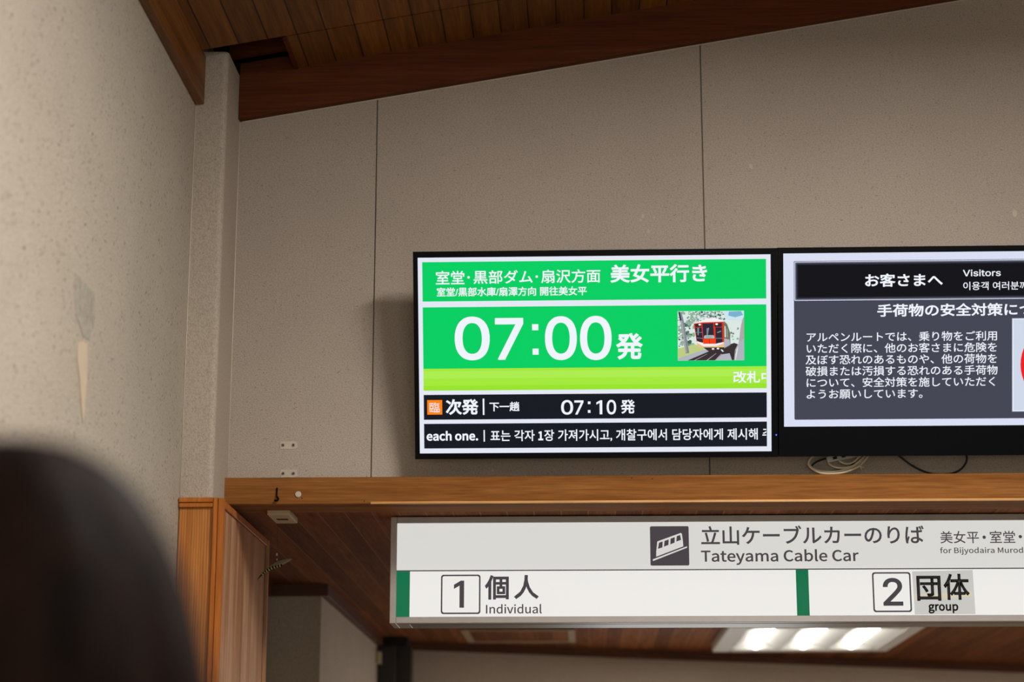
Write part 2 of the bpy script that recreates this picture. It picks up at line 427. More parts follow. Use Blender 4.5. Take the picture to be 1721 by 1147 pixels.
LAT = {"each one.":[[109,-5,133,-2,154,5,172,15,160,36,146,28,130,23,113,21,81,29,59,52,50,88,178,88,179,106,170,153,145,184,103,195,62,183,31,148,18,95,31,41,63,7],[49,110,59,142,79,163,104,169,129,163,146,143,151,110],[270,-5,293,-1,314,9,333,23,334,23,337,0,363,0,363,117,356,158,335,185,297,195,268,191,243,182,223,170,235,148,252,158,271,165,292,168,316,161,328,144,331,120,265,107,227,84,215,49,222,20,241,2],[279,21,262,24,250,34,245,51,253,73,281,89,331,99,331,46,314,32,297,24],[498,-5,521,-2,541,7,560,19,546,41,533,31,518,25,501,22,470,31,450,57,442,95,450,133,471,159,502,168,516,166,529,160,540,152,556,173,541,184,523,192,501,195,455,183,422,149,409,95,421,41,453,7],[602,0,634,0,634,138,652,154,668,164,686,167,706,162,718,145,722,116,722,0,754,0,754,120,748,161,729,186,696,195,672,191,651,179,633,163,634,202,634,279,602,279],[967,-5,1010,7,1042,41,1055,95,1042,149,1010,183,967,195,923,183,891,149,879,95,891,41,923,7],[967,22,938,31,919,57,912,95,919,133,938,159,967,168,996,159,1015,133,1022,95,1015,57,996,31],[1105,0,1137,0,1137,138,1155,154,1171,164,1189,167,1210,162,1221,145,1225,116,1225,0,1257,0,1257,120,1251,161,1232,186,1199,195,1175,191,1154,179,1135,162,1134,162,1131,190,1105,190],[1396,-5,1420,-2,1440,5,1458,15,1447,36,1432,28,1417,23,1399,21,1367,29,1345,52,1336,88,1464,88,1466,106,1457,153,1431,184,1390,195,1348,183,1317,148,1305,95,1317,41,1349,7],[1336,110,1346,142,1365,163,1390,169,1416,163,1432,143,1438,110],[1529,-5,1541,-1,1549,7,1552,20,1549,32,1541,41,1529,44,1517,41,1509,32,1506,20,1509,7,1517,-1]],"Tateyama Cable Car":[[89,0,121,0,121,229,199,229,199,257,11,257,11,229,89,229],[286,-5,308,-1,330,9,349,23,350,23,353,0,379,0,379,117,372,158,351,185,313,195,284,191,259,182,238,170,251,148,267,158,287,165,308,168,332,161,344,144,347,120,281,107,243,84,230,49,238,20,257,2],[295,21,278,24,266,34,261,51,269,73,296,89,347,99,347,46,329,32,312,24],[499,-5,534,2,528,27,506,21,489,26,479,38,477,58,477,164,528,164,528,190,477,190,477,244,450,244,446,190,416,188,416,164,445,164,445,59,450,25,467,3],[648,-5,672,-2,693,5,710,15,699,36,685,28,669,23,652,21,620,29,598,52,589,88,717,88,718,106,709,153,683,184,642,195,601,183,569,148,557,95,569,41,602,7],[588,110,598,142,618,163,643,169,668,163,684,143,690,110],[768,-82,800,-73,823,-50,839,-16,911,190,880,190,845,85,830,31,828,31,809,85,771,190,737,190,814,0,810,-15,800,-36,786,-50,767,-56,752,-53,746,-78],[991,-5,1014,-1,1035,9,1054,23,1055,23,1058,0,1084,0,1084,117,1078,158,1056,185,1019,195,989,191,964,182,944,170,956,148,973,158,992,165,1013,168,1037,161,1049,144,1053,120,986,107,948,84,936,49,943,20,963,2],[1000,21,983,24,971,34,967,51,975,73,1002,89,1053,99,1053,46,1035,32,1018,24],[1145,0,1177,0,1177,138,1194,154,1210,164,1224,167,1244,162,1256,145,1260,116,1260,0,1292,0,1292,138,1309,154,1325,164,1340,167,1360,162,1371,145,1375,116,1375,0,1407,0,1407,120,1401,161,1382,186,1349,195,1327,190,1306,178,1286,159,1276,178,1259,191,1234,195,1212,191,1192,179,1175,162,1174,162,1171,190,1145,190],[1513,-5,1535,-1,1556,9,1576,23,1577,23,1579,0,1606,0,1606,117,1599,158,1578,185,1540,195,1511,191,1485,182,1465,170,1478,148,1494,158,1513,165,1535,168,1559,161,1571,144,1574,120,1508,107,1470,84,1457,49,1465,20,1484,2],[1522,21,1505,24,1493,34,1488,51,1496,73,1523,89,1574,99,1574,46,1556,32,1539,24],[1844,-5,1875,0,1901,12,1923,32,1905,53,1888,37,1868,27,1846,24,1803,37,1776,73,1766,129,1776,185,1804,220,1847,233,1867,230,1884,221,1899,209,1917,230,1899,245,1875,257,1846,261,1815,257,1788,245,1765,226,1748,200,1736,167,1732,128,1736,89,1747,57,1764,31,1787,11,1814,-1],[2012,-5,2034,-1,2055,9,2075,23,2076,23,2078,0,2105,0,2105,117,2098,158,2077,185,2039,195,2010,191,1984,182,1964,170,1977,148,1993,158,2012,165,2034,168,2058,161,2070,144,2073,120,2007,107,1968,84,1956,49,1963,20,1983,2],[2021,21,2004,24,1992,34,1987,51,1995,73,2022,89,2073,99,2073,46,2055,32,2038,24],[2249,-5,2289,8,2319,42,2331,98,2323,149,2297,183,2256,195,2234,191,2214,182,2196,168,2197,202,2197,279,2165,279,2165,0,2190,0,2193,20,2195,20,2212,7,2230,-2],[2243,22,2229,24,2214,30,2197,42,2197,142,2215,156,2231,165,2248,168,2277,159,2293,135,2298,98,2291,57,2272,31],[2415,-5,2433,-2,2429,23,2422,22,2418,23,2415,28,2414,36,2414,279,2381,279,2381,38,2385,15,2396,0],[2558,-5,2582,-2,2602,5,2620,15,2609,36,2594,28,2579,23,2561,21,2529,29,2508,52,2498,88,2626,88,2628,106,2619,153,2593,184,2552,195,2510,183,2479,148,2467,95,2479,41,2512,7],[2498,110,2508,142,2527,163,2553,169,2578,163,2594,143,2600,110],[2853,-5,2884,0,2910,12,2932,32,2914,53,2897,37,2877,27,2854,24,2812,37,2784,73,2775,129,2785,185,2813,220,2855,233,2876,230,2893,221,2908,209,2925,230,2908,245,2884,257,2855,261,2824,257,2797,245,2774,226,2756,200,2745,167,2741,128,2745,89,2756,57,2773,31,2796,11,2822,-1],[3020,-5,3043,-1,3064,9,3083,23,3084,23,3087,0,3113,0,3113,117,3107,158,3085,185,3048,195,3018,191,2993,182,2973,170,2985,148,3002,158,3021,165,3042,168,3066,161,3078,144,3082,120,3015,107,2977,84,2965,49,2972,20,2992,2],[3029,21,3012,24,3000,34,2996,51,3004,73,3031,89,3082,99,3082,46,3064,32,3047,24],[3174,0,3206,0,3206,122,3220,148,3237,162,3254,166,3272,163,3278,191,3258,195,3237,190,3219,176,3204,155,3203,155,3200,190,3174,190]],"for Bijyodaira Murodo":[[12,164,37,164,37,0,69,0,69,164,110,164,110,190,69,190,69,220,72,241,81,253,96,258,118,252,125,277,93,283,62,276,43,254,37,221,37,190,12,188],[220,-5,263,7,295,41,308,95,295,149,263,183,220,195,176,183,144,149,132,95,144,41,176,7],[220,22,191,31,172,57,165,95,172,133,191,159,220,168,249,159,268,133,275,95,268,57,249,31],[358,0,390,0,390,122,405,148,421,162,438,166,457,163,463,191,442,195,422,190,404,176,388,155,388,155,384,190,358,190],[576,0,657,0,708,8,742,33,755,75,748,105,729,126,702,137,702,138,723,150,736,170,740,194,728,230,698,250,652,257,576,257],[608,148,608,231,647,231,681,227,701,214,708,190,702,167,682,153,646,148],[608,26,608,123,653,123,691,118,715,102,723,76,714,48,690,31,653,26],[803,0,835,0,835,190,803,190],[819,229,830,232,837,239,840,251,837,262,830,269,819,271,808,269,800,262,798,251,800,239,808,232],[879,-85,909,-77,926,-55,931,-22,931,190,899,190,899,-22,897,-42,890,-55,876,-59,857,-56,851,-80],[915,229,926,232,933,239,936,251,933,262,926,269,915,271,904,269,896,262,894,251,896,239,904,232],[998,-82,1031,-73,1053,-50,1069,-16,1141,190,1110,190,1075,85,1060,31,1058,31,1039,85,1001,190,967,190,1044,0,1040,-15,1030,-36,1016,-50,997,-56,982,-53,976,-78],[1251,-5,1295,7,1327,41,1339,95,1327,149,1295,183,1251,195,1208,183,1176,149,1164,95,1176,41,1208,7],[1251,22,1223,31,1203,57,1196,95,1203,133,1223,159,1251,168,1280,159,1300,133,1307,95,1300,57,1280,31],[1454,-5,1476,-1,1496,9,1512,22,1513,22,1516,0,1542,0,1542,279,1510,279,1510,206,1512,173,1496,185,1478,192,1458,195,1418,183,1388,148,1376,95,1386,41,1413,7],[1461,22,1433,31,1415,56,1409,95,1416,133,1436,159,1464,168,1479,166,1495,160,1510,148,1510,48,1494,34,1478,25],[1651,-5,1673,-1,1694,9,1714,23,1715,23,1717,0,1744,0,1744,117,1737,158,1716,185,1678,195,1649,191,1623,182,1603,170,1616,148,1632,158,1651,165,1673,168,1697,161,1709,144,1712,120,1646,107,1607,84,1595,49,1603,20,1622,2],[1660,21,1643,24,1631,34,1626,51,1634,73,1661,89,1712,99,1712,46,1694,32,1677,24],[1804,0,1836,0,1836,190,1804,190],[1820,229,1831,232,1839,239,1841,251,1839,262,1831,269,1820,271,1809,269,1802,262,1799,251,1802,239,1809,232],[1900,0,1932,0,1932,122,1947,148,1963,162,1980,166,1999,163,2005,191,1984,195,1964,190,1946,176,1930,155,1930,155,1926,190,1900,190],[2080,-5,2103,-1,2124,9,2143,23,2144,23,2147,0,2173,0,2173,117,2166,158,2145,185,2107,195,2078,191,2053,182,2033,170,2045,148,2061,158,2081,165,2102,168,2126,161,2138,144,2141,120,2075,107,2037,84,2025,49,2032,20,2051,2],[2089,21,2072,24,2060,34,2055,51,2063,73,2090,89,2141,99,2141,46,2123,32,2106,24],[2315,0,2344,0,2344,142,2340,218,2341,218,2362,159,2410,26,2432,26,2480,159,2501,218,2502,218,2498,142,2498,0,2528,0,2528,257,2489,257,2440,119,2423,66,2421,66,2403,119,2354,257,2315,257],[2652,-5,2675,0,2696,12,2714,30,2715,30,2718,0,2744,0,2744,190,2713,190,2713,55,2695,37,2679,26,2661,23,2641,28,2629,45,2625,74,2625,190,2593,190,2593,70,2599,29,2619,4],[2808,0,2841,0,2841,122,2855,148,2872,162,2888,166,2907,163,2913,191,2893,195,2872,190,2854,176,2839,155,2838,155,2835,190,2808,190],[3018,-5,3062,7,3094,41,3106,95,3094,149,3062,183,3018,195,2975,183,2943,149,2930,95,2943,41,2975,7],[3018,22,2989,31,2970,57,2963,95,2970,133,2989,159,3018,168,3047,159,3067,133,3074,95,3067,57,3047,31],[3221,-5,3243,-1,3263,9,3279,22,3280,22,3283,0,3309,0,3309,279,3277,279,3277,206,3279,173,3262,185,3245,192,3225,195,3185,183,3155,148,3143,95,3153,41,3180,7],[3228,22,3200,31,3182,56,3176,95,3183,133,3203,159,3231,168,3246,166,3261,160,3277,148,3277,48,3261,34,3245,25],[3447,-5,3491,7,3523,41,3535,95,3523,149,3491,183,3447,195,3404,183,3372,149,3360,95,3372,41,3404,7],[3447,22,3419,31,3399,57,3393,95,3399,133,3419,159,3447,168,3476,159,3496,133,3503,95,3496,57,3476,31]],"Individual":[[35,0,68,0,68,257,35,257],[135,0,167,0,167,138,184,154,201,164,219,167,239,162,251,145,255,116,255,0,287,0,287,120,281,161,261,186,229,195,205,191,184,179,165,162,164,162,161,190,135,190],[413,-5,435,-1,454,9,471,22,472,22,475,0,501,0,501,279,469,279,469,206,471,173,454,185,437,192,417,195,376,183,346,148,335,95,344,41,372,7],[420,22,392,31,374,56,368,95,375,133,395,159,423,168,438,166,453,160,469,148,469,48,453,34,437,25],[565,0,598,0,598,190,565,190],[582,229,593,232,600,239,603,251,600,262,593,269,582,271,571,269,563,262,561,251,563,239,571,232],[703,0,740,0,807,190,776,190,740,82,722,26,721,26,703,82,667,190,634,190],[844,0,876,0,876,190,844,190],[860,229,871,232,879,239,882,251,879,262,871,269,860,271,849,269,842,262,839,251,842,239,849,232],[1005,-5,1027,-1,1047,9,1063,22,1064,22,1067,0,1093,0,1093,279,1061,279,1061,206,1063,173,1046,185,1029,192,1009,195,968,183,939,148,927,95,937,41,964,7],[1012,22,984,31,966,56,960,95,967,133,987,159,1015,168,1030,166,1045,160,1061,148,1061,48,1045,34,1029,25],[1213,-5,1237,0,1257,12,1276,30,1277,30,1279,0,1306,0,1306,190,1274,190,1274,55,1257,37,1241,26,1223,23,1202,28,1191,45,1187,74,1187,190,1155,190,1155,70,1161,29,1180,4],[1414,-5,1437,-1,1458,9,1477,23,1478,23,1481,0,1507,0,1507,117,1500,158,1479,185,1441,195,1412,191,1387,182,1367,170,1379,148,1395,158,1415,165,1436,168,1460,161,1472,144,1475,120,1409,107,1371,84,1359,49,1366,20,1385,2],[1423,21,1406,24,1394,34,1389,51,1397,73,1424,89,1475,99,1475,46,1457,32,1440,24],[1601,-5,1619,-2,1615,23,1608,22,1604,23,1601,28,1599,36,1599,279,1567,279,1567,38,1571,15,1582,0]],"group":[[96,-88,147,-78,181,-54,193,-22,185,4,163,19,126,23,89,23,69,26,59,33,56,44,57,53,62,61,68,67,96,60,131,68,156,91,166,126,164,142,158,155,150,166,189,166,189,190,123,190,96,195,61,187,35,163,25,127,29,106,38,89,50,76,50,75,40,66,32,54,29,39,31,26,37,15,46,8,46,6,31,-6,21,-21,18,-37,28,-64,55,-82],[96,82,76,87,61,103,56,127,61,151,76,166,96,172,117,166,131,151,137,127,131,103,116,87],[101,-65,71,-61,52,-50,46,-32,48,-21,54,-10,65,0,90,-3,123,-3,144,-5,157,-13,161,-27,154,-46,133,-60],[230,0,262,0,262,122,276,148,293,162,310,166,328,163,334,191,314,195,293,190,275,176,260,155,259,155,256,190,230,190],[439,-5,483,7,515,41,527,95,515,149,483,183,439,195,396,183,364,149,352,95,364,41,396,7],[439,22,411,31,391,57,384,95,391,133,411,159,439,168,468,159,488,133,495,95,488,57,468,31],[633,-5,657,0,678,12,696,30,697,30,700,0,726,0,726,190,694,190,694,55,677,37,661,26,643,23,622,28,611,45,607,74,607,190,575,190,575,70,581,29,600,4],[790,-80,822,-80,822,-16,821,18,839,5,857,-2,874,-5,915,8,945,42,957,98,948,149,922,183,881,195,859,191,839,181,820,168,820,168,817,190,790,190],[869,22,855,24,839,30,822,42,822,142,840,156,857,165,873,168,902,159,918,135,923,98,916,57,897,31]],"0":[[227,-7,208,-6,191,-3,174,1,158,7,144,15,130,24,117,35,105,48,95,62,85,77,76,95,69,113,62,133,57,155,53,178,50,202,48,227,48,254,48,281,50,306,53,330,57,353,63,375,69,395,77,414,85,431,95,447,106,461,118,473,130,484,144,494,159,502,174,508,191,512,208,515,227,516,245,515,262,512,279,508,295,502,309,494,323,484,336,473,348,461,358,447,368,431,377,414,384,395,391,375,396,353,400,330,403,306,405,281,405,254,405,227,403,202,400,178,396,155,391,133,384,113,377,95,368,77,359,62,348,48,336,35,323,24,310,15,295,7,279,1,263,-3,245,-6],[227,50,239,50,250,52,261,56,271,60,281,66,290,74,299,82,306,92,313,103,320,116,325,129,330,144,334,160,338,176,340,194,342,213,343,233,344,254,343,275,342,295,340,314,338,332,334,349,330,365,325,380,320,393,313,405,306,416,299,426,290,435,281,443,271,449,261,453,250,457,239,459,227,460,214,459,203,457,192,453,182,449,172,443,163,435,155,426,147,416,140,405,134,393,128,380,123,365,119,349,115,332,113,314,111,295,110,275,109,254,110,233,111,213,113,194,115,176,119,160,123,144,128,129,134,116,140,103,147,92,155,82,163,74,172,66,182,60,192,56,203,52,214,50]],"7":[[97,0,323,448,323,452,62,452,62,509,391,509,391,449,165,0]],"1":[[588,-672,588,-638,642,-605,668,-605,668,-823,632,-823,632,-646]],"2":[[64,0,64,47,234,229,282,282,311,327,314,334,316,341,318,348,319,356,320,364,320,371,320,380,319,389,317,397,315,405,311,412,308,419,303,425,298,431,293,436,287,441,280,445,273,449,266,452,258,455,250,457,241,458,233,459,224,460,214,459,205,458,196,457,188,454,180,451,172,447,165,443,159,438,153,433,148,427,143,420,139,413,135,406,132,398,130,390,128,381,127,372,127,362,66,362,66,377,68,391,71,405,75,418,80,430,86,442,94,453,102,464,111,473,121,482,131,489,143,496,155,502,168,507,182,511,196,513,210,515,225,516,240,515,254,513,268,511,281,507,294,502,306,497,317,490,328,482,337,474,346,465,354,456,361,445,367,434,372,423,376,411,379,398,380,386,381,372,381,363,380,354,378,345,377,336,374,327,371,318,367,309,363,299,357,290,351,280,344,269,336,259,267,180,153,60,153,57,389,57,389,0]],"Visitors":[[204,0,16,509,84,509,192,206,215,137,248,31,235,31,267,138,290,206,395,509,463,509,278,0],[532,0,532,379,593,379,593,0],[563,443,552,444,542,448,533,455,527,463,522,472,521,483,522,494,527,504,533,512,542,518,552,522,563,524,575,522,585,518,594,512,600,504,605,494,606,483,605,472,600,463,594,455,585,448,575,444],[828,-8,803,-7,780,-3,758,3,739,12,722,24,708,38,696,54,688,73,682,94,740,107,747,87,757,72,770,60,787,52,806,47,828,45,852,47,873,53,891,62,904,74,912,88,914,103,913,115,908,126,900,136,889,144,875,150,858,155,795,170,764,180,738,192,719,208,704,227,696,249,693,274,695,295,701,314,711,332,725,347,742,360,761,370,783,378,807,383,833,384,858,383,880,379,900,372,918,363,933,352,945,339,956,324,964,308,970,290,914,277,908,291,900,304,889,316,874,325,856,331,834,333,812,331,793,326,777,317,765,305,757,292,755,277,757,264,762,253,770,243,782,235,798,229,818,223,876,209,907,200,933,187,953,171,966,153,975,131,977,107,975,85,969,65,959,47,945,31,927,18,906,6,882,-2,856,-7],[1064,0,1064,379,1125,379,1125,0],[1095,443,1084,444,1074,448,1065,455,1058,463,1054,472,1053,483,1054,494,1058,504,1065,512,1074,518,1084,522,1095,524,1106,522,1116,518,1125,512,1132,504,1136,494,1138,483,1136,472,1132,463,1125,455,1116,448,1106,444],[1382,379,1382,327,1184,327,1184,379],[1243,471,1304,471,1304,98,1305,83,1308,70,1314,61,1322,55,1334,51,1348,50,1363,51,1380,54,1391,2,1370,-3,1346,-4,1316,-1,1290,7,1270,21,1255,41,1246,64,1243,93],[1612,-8,1580,-5,1549,3,1522,16,1498,35,1478,58,1461,85,1449,116,1442,150,1439,187,1442,225,1449,260,1461,291,1478,318,1498,341,1522,360,1549,374,1580,382,1612,384,1646,382,1676,374,1704,360,1728,341,1748,318,1765,291,1777,260,1784,225,1786,187,1784,150,1777,116,1765,85,1748,58,1728,35,1704,16,1676,3,1646,-5],[1612,46,1636,49,1657,55,1675,66,1691,80,1703,97,1712,117,1719,139,1723,163,1724,187,1723,212,1719,236,1712,258,1703,278,1691,296,1675,310,1657,321,1636,328,1612,330,1589,328,1568,321,1550,310,1535,296,1523,278,1514,258,1507,236,1503,212,1502,187,1503,163,1507,139,1514,117,1523,97,1535,80,1550,66,1568,55,1589,49],[1873,0,1873,379,1932,379,1932,321,1936,321,1945,339,1957,354,1973,367,1991,377,2012,383,2033,385,2050,384,2064,384,2064,322,2050,324,2027,326,2010,324,1994,321,1980,315,1966,306,1955,296,1946,284,1939,269,1935,254,1934,237,1934,0],[2262,-8,2236,-7,2213,-3,2192,3,2173,12,2156,24,2141,38,2130,54,2121,73,2115,94,2173,107,2180,87,2190,72,2204,60,2220,52,2239,47,2261,45,2285,47,2307,53,2324,62,2337,74,2345,88,2348,103,2346,115,2341,126,2334,136,2323,144,2309,150,2292,155,2229,170,2197,180,2172,192,2152,208,2138,227,2129,249,2126,274,2128,295,2134,314,2145,332,2158,347,2175,360,2195,370,2217,378,2241,383,2267,384,2291,383,2314,379,2333,372,2351,363,2366,352,2378,339,2389,324,2397,308,2404,290,2348,277,2342,291,2333,304,2322,316,2308,325,2289,331,2267,333,2246,331,2227,326,2210,317,2198,305,2191,292,2188,277,2190,264,2195,253,2203,243,2216,235,2232,229,2251,223,2309,209,2341,200,2366,187,2386,171,2400,153,2408,131,2411,107,2409,85,2402,65,2392,47,2378,31,2360,18,2339,6,2316,-2,2290,-7]],"one_with_foot":[[31,0,172,0,172,27,120,27,120,257,96,257,88,253,81,249,72,246,63,243,53,241,42,238,42,218,88,218,88,27,31,27]]}


def letters(s, bold=0.0, font=None):
    """(vertices, faces) of a string: the outlines kept above for Latin, the built-in font for Japanese and Korean"""
    if s in LAT and font != 'builtin':
        c = bpy.data.curves.new('lettering', 'CURVE')
        c.dimensions = '2D'
        c.fill_mode = 'BOTH'
        for cont in LAT[s]:
            sp = c.splines.new('POLY')
            n = len(cont) // 2
            sp.points.add(n - 1)
            for i in range(n):
                sp.points[i].co = (cont[2 * i] / 1000, cont[2 * i + 1] / 1000, 0, 1)
            sp.use_cyclic_u = True
    else:
        c = bpy.data.curves.new('lettering', 'FONT')
        c.body = s
        c.resolution_u = 4
        c.fill_mode = 'BOTH'
    o = bpy.data.objects.new('lettering', c)
    COL.objects.link(o)
    dg = bpy.context.evaluated_depsgraph_get()
    me = bpy.data.meshes.new_from_object(o.evaluated_get(dg))
    vs = [(v.co.x, v.co.y) for v in me.vertices]
    fs = [tuple(p.vertices) for p in me.polygons]
    bpy.data.objects.remove(o)
    bpy.data.curves.remove(c)
    if bold:                                        # thicken: a stroke along every outline edge
        cnt = {}
        for p in fs:
            for i in range(len(p)):
                e = tuple(sorted((p[i], p[(i + 1) % len(p)])))
                cnt[e] = cnt.get(e, 0) + 1
        for (i, j), k in cnt.items():
            if k != 1:
                continue
            (ax, ay), (bx, by) = vs[i], vs[j]
            L = math.hypot(bx - ax, by - ay)
            if L < 1e-6:
                continue
            ux, uy = (bx - ax) / L * bold, (by - ay) / L * bold
            e_ = 0.75
            q = len(vs)
            vs += [(ax - ux * e_ - uy, ay - uy * e_ + ux), (ax - ux * e_ + uy, ay - uy * e_ - ux), (bx + ux * e_ + uy, by + uy * e_ - ux), (bx + ux * e_ - uy, by + uy * e_ + ux)]
            fs.append((q, q + 1, q + 2, q + 3))
    bpy.data.meshes.remove(me)
    return vs, fs


# ================================================================ materials of the place
M_PL_LEFT = plaster('plaster_left', (196, 184, 168), grain=230, bump=0.9, pit_scale=80, pit_cut=0.25, stretch=(1, 1, 0.6), pit_amt=0.8)
M_PL_BACK = plaster('plaster_back', (184, 170, 156), grain=210, bump=0.5, pit_scale=70, pit_cut=0.2, stretch=(0.9, 1, 1.1), pit_amt=0.4)
M_PL_COL = plaster('plaster_column', (190, 176, 160), grain=190, bump=0.5, pit_scale=60, pit_cut=0.15, stretch=(1, 1, 0.8), pit_amt=0.4)
M_PL_REC = plaster('plaster_recess', (194, 180, 162), grain=190, bump=0.3, pit_scale=20, pit_cut=0.12, pit_amt=0.3)
M_DARK = plain('shadow_gap', (38, 32, 28), 0.9)
M_JOINT = plain('joint_mortar', (112, 100, 88), 0.9)
M_PALE_PUTTY = plain('pale_putty', (196, 184, 166), 0.85, var=0.05)
M_CEIL = wood('ceiling_boards', (96, 56, 14), (130, 80, 24), (152, 100, 36), 'y', 0.55, 1.0, plank=('x', 0.0855), groove=(30, 15, 6))
M_CEIL_LOW = wood('recess_boards', (108, 62, 28), (130, 76, 36), (146, 88, 44), 'y', 0.75, 1.0, plank=('x', 0.082), groove=(150, 100, 62), gloss=0.12)
M_TRIM = wood('fascia_wood', (78, 36, 12), (98, 48, 18), (112, 58, 24), 'x', 0.65, gloss=0.2)
M_TRIM_Y = wood('side_trim_wood', (100, 58, 22), (128, 78, 32), (150, 96, 44), 'y', 0.5)
M_TRIM_DK = wood('recess_trim_wood', (74, 40, 20), (92, 52, 26), (110, 64, 32), 'x', 0.5)
M_BEAM = wood('beam_wood', (122, 76, 34), (144, 92, 44), (158, 108, 58), 'x', 0.75, 1.6, gloss=0.08)
M_LIP = wood('beam_lip_highlight', (200, 140, 76), (222, 164, 96), (232, 180, 114), 'x', 0.35)  # caught light put into a paler wood colour
M_OAK = wood('oak_veneer', (168, 100, 40), (196, 124, 56), (212, 142, 72), 'z', 0.42, 0.8, rings=0.7)
M_OAK_SIDE = wood('oak_sheen_veneer', (160, 104, 62), (206, 150, 106), (232, 194, 158), 'z', 0.3, 0.8, gloss=0.7)  # raised albedo stands in for the bright reflection on the side board
M_STILE = wood('oak_stile', (166, 92, 34), (186, 108, 42), (200, 122, 54), 'z', 0.55, gloss=0.2)
M_BLACK = plain('black_plastic', (5, 5, 7), 0.5, var=0.05, spec=0.1)
M_BLACK_MATT = plain('black_matt', (10, 10, 11), 0.6, var=0.05, spec=0.1)
M_ALU = plain('painted_aluminium', (176, 168, 163), 0.4, 0.25, var=0.04)
M_WHITE = plain('white_enamel', (214, 208, 198), 0.45, var=0.03)
M_REFL = plain('white_reflector', (190, 189, 186), 0.35, var=0.02)
M_IVORY = plain('ivory_plastic', (205, 188, 150), 0.5, var=0.05)
M_FLOOR = plain('floor_tiles', (88, 80, 72), 0.5, var=0.1, scale=4)
M_STEEL = plain('steel', (140, 138, 134), 0.35, 0.9)
M_CABLE = plain('cream_cable', (214, 200, 172), 0.5, var=0.05)
M_CABLE_BK = plain('black_cable', (18, 17, 16), 0.5)
M_POST = plain('dark_post_paint', (58, 54, 50), 0.6)
M_POST_CAP = plain('black_cap', (16, 13, 12), 0.7)

# ================================================================ the setting
ZC = 2.449                      # underside of the low ceiling
SL = 0.166                      # slope of the hall's roof along x


def zc(x):
    return 3.958 + SL * x


XL = -1.162                     # left wall of the hall
XR = 4.6

mb = MB()
mb.box(-1.6, XR, -9.2, 7.6, -0.12, 0.0, M_FLOOR)
struct(mb.build('floor'), 'grey floor of the station hall')

mb = MB()
mb.box(XL - 0.25, XL, -9.0, 0.12, 0.0, 3.9, M_PL_LEFT)
wl = struct(mb.build('wall_left'), 'speckled beige plaster wall at the left of the hall')

mb = MB()
mb.box(XR, XR + 0.15, -9.0, 7.4, 0.0, 4.9, M_PL_BACK)
struct(mb.build('wall_right'))
mb = MB()
mb.box(XL, XR, -9.15, -9.0, 0.0, 4.9, M_PL_BACK)
struct(mb.build('wall_front'))

# back wall above the opening: three plaster slabs with open joints between them
mb = MB()
J = ((-1.10, -0.6425), (-0.6395, 0.3595), (0.3625, XR))
for xa, xb in J:
    mb.prism([(xa, 2.515), (xb, 2.515), (xb, zc(xb) - 0.02), (xa, zc(xa) - 0.02)], 0.0, 0.09, M_PL_BACK, 0.0015, 1)
mb.prism([(-1.30, 2.515), (XR, 2.515), (XR, zc(XR) + 0.2), (-1.30, zc(-1.30) + 0.2)], 0.0901, 0.14, M_DARK)
for xa in (-0.641, 0.361):
    mb.box(xa - 0.0014, xa + 0.0014, 0.006, 0.05, 2.516, zc(xa) - 0.03, M_JOINT)
wb = struct(mb.build('wall_back'), 'beige plaster slab wall above the wide opening')

mb = MB()
mb.prism([(-1.06, 3.8222 - SL * 1.06), (XR, 3.8222 + SL * XR), (XR, 3.8258 + SL * XR), (-1.06, 3.8258 - SL * 1.06)], -0.0025, 0.0, M_PALE_PUTTY)
mb.build('caulk_line', wb)

# hall ceiling: sloping boards, cut short at the joint near the wall, the last strip starting past the hole beside the column
mb = MB()


def slab(xa, xb, ya, yb, lift=0.0, th=0.03, mat=M_CEIL):
    mb.prism([(xa, zc(xa) + lift), (xb, zc(xb) + lift), (xb, zc(xb) + lift + th), (xa, zc(xa) + lift + th)], ya, yb, mat)


slab(XL - 0.05, XR, -9.1, -0.297)
slab(-0.897, XR, -0.283, 0.03, 0.003)
slab(XL - 0.2, XR, -9.1, 0.16, 0.15)
mb.prism([(-1.09, zc(-1.09) + 0.052), (-0.897, zc(-0.897) + 0.052), (-0.897, zc(-0.897) + 0.15), (-1.09, zc(-1.09) + 0.15)], -0.10, -0.06, M_TRIM)
mb.box(-0.897, -0.885, -0.284, -0.02, zc(-0.89) - 0.002, zc(-0.89) + 0.15, M_TRIM)
struct(mb.build('ceiling'), 'sloping brown board ceiling of the hall')

# fascia along the back wall, edge board along the left wall
mb = MB()
mb.prism([(-1.068, 3.826 - SL * 1.068), (XR, 3.826 + SL * XR), (XR, zc(XR) + 0.005), (-0.88, zc(-0.88) + 0.005), (-0.90, zc(-0.90) + 0.05), (-1.068, zc(-1.068) + 0.05)],
         -0.032, 0.0, M_TRIM, 0.002, 1)
struct(mb.build('trim_1'), 'dark wood fascia board sloping along the top of the back wall')
mb = MB()
mb.box(XL, XL + 0.027, -9.0, -0.231, 3.622, 3.775, M_TRIM_Y, 0.002, 1)
struct(mb.build('trim_2'), 'wood edge board along the top of the left wall')

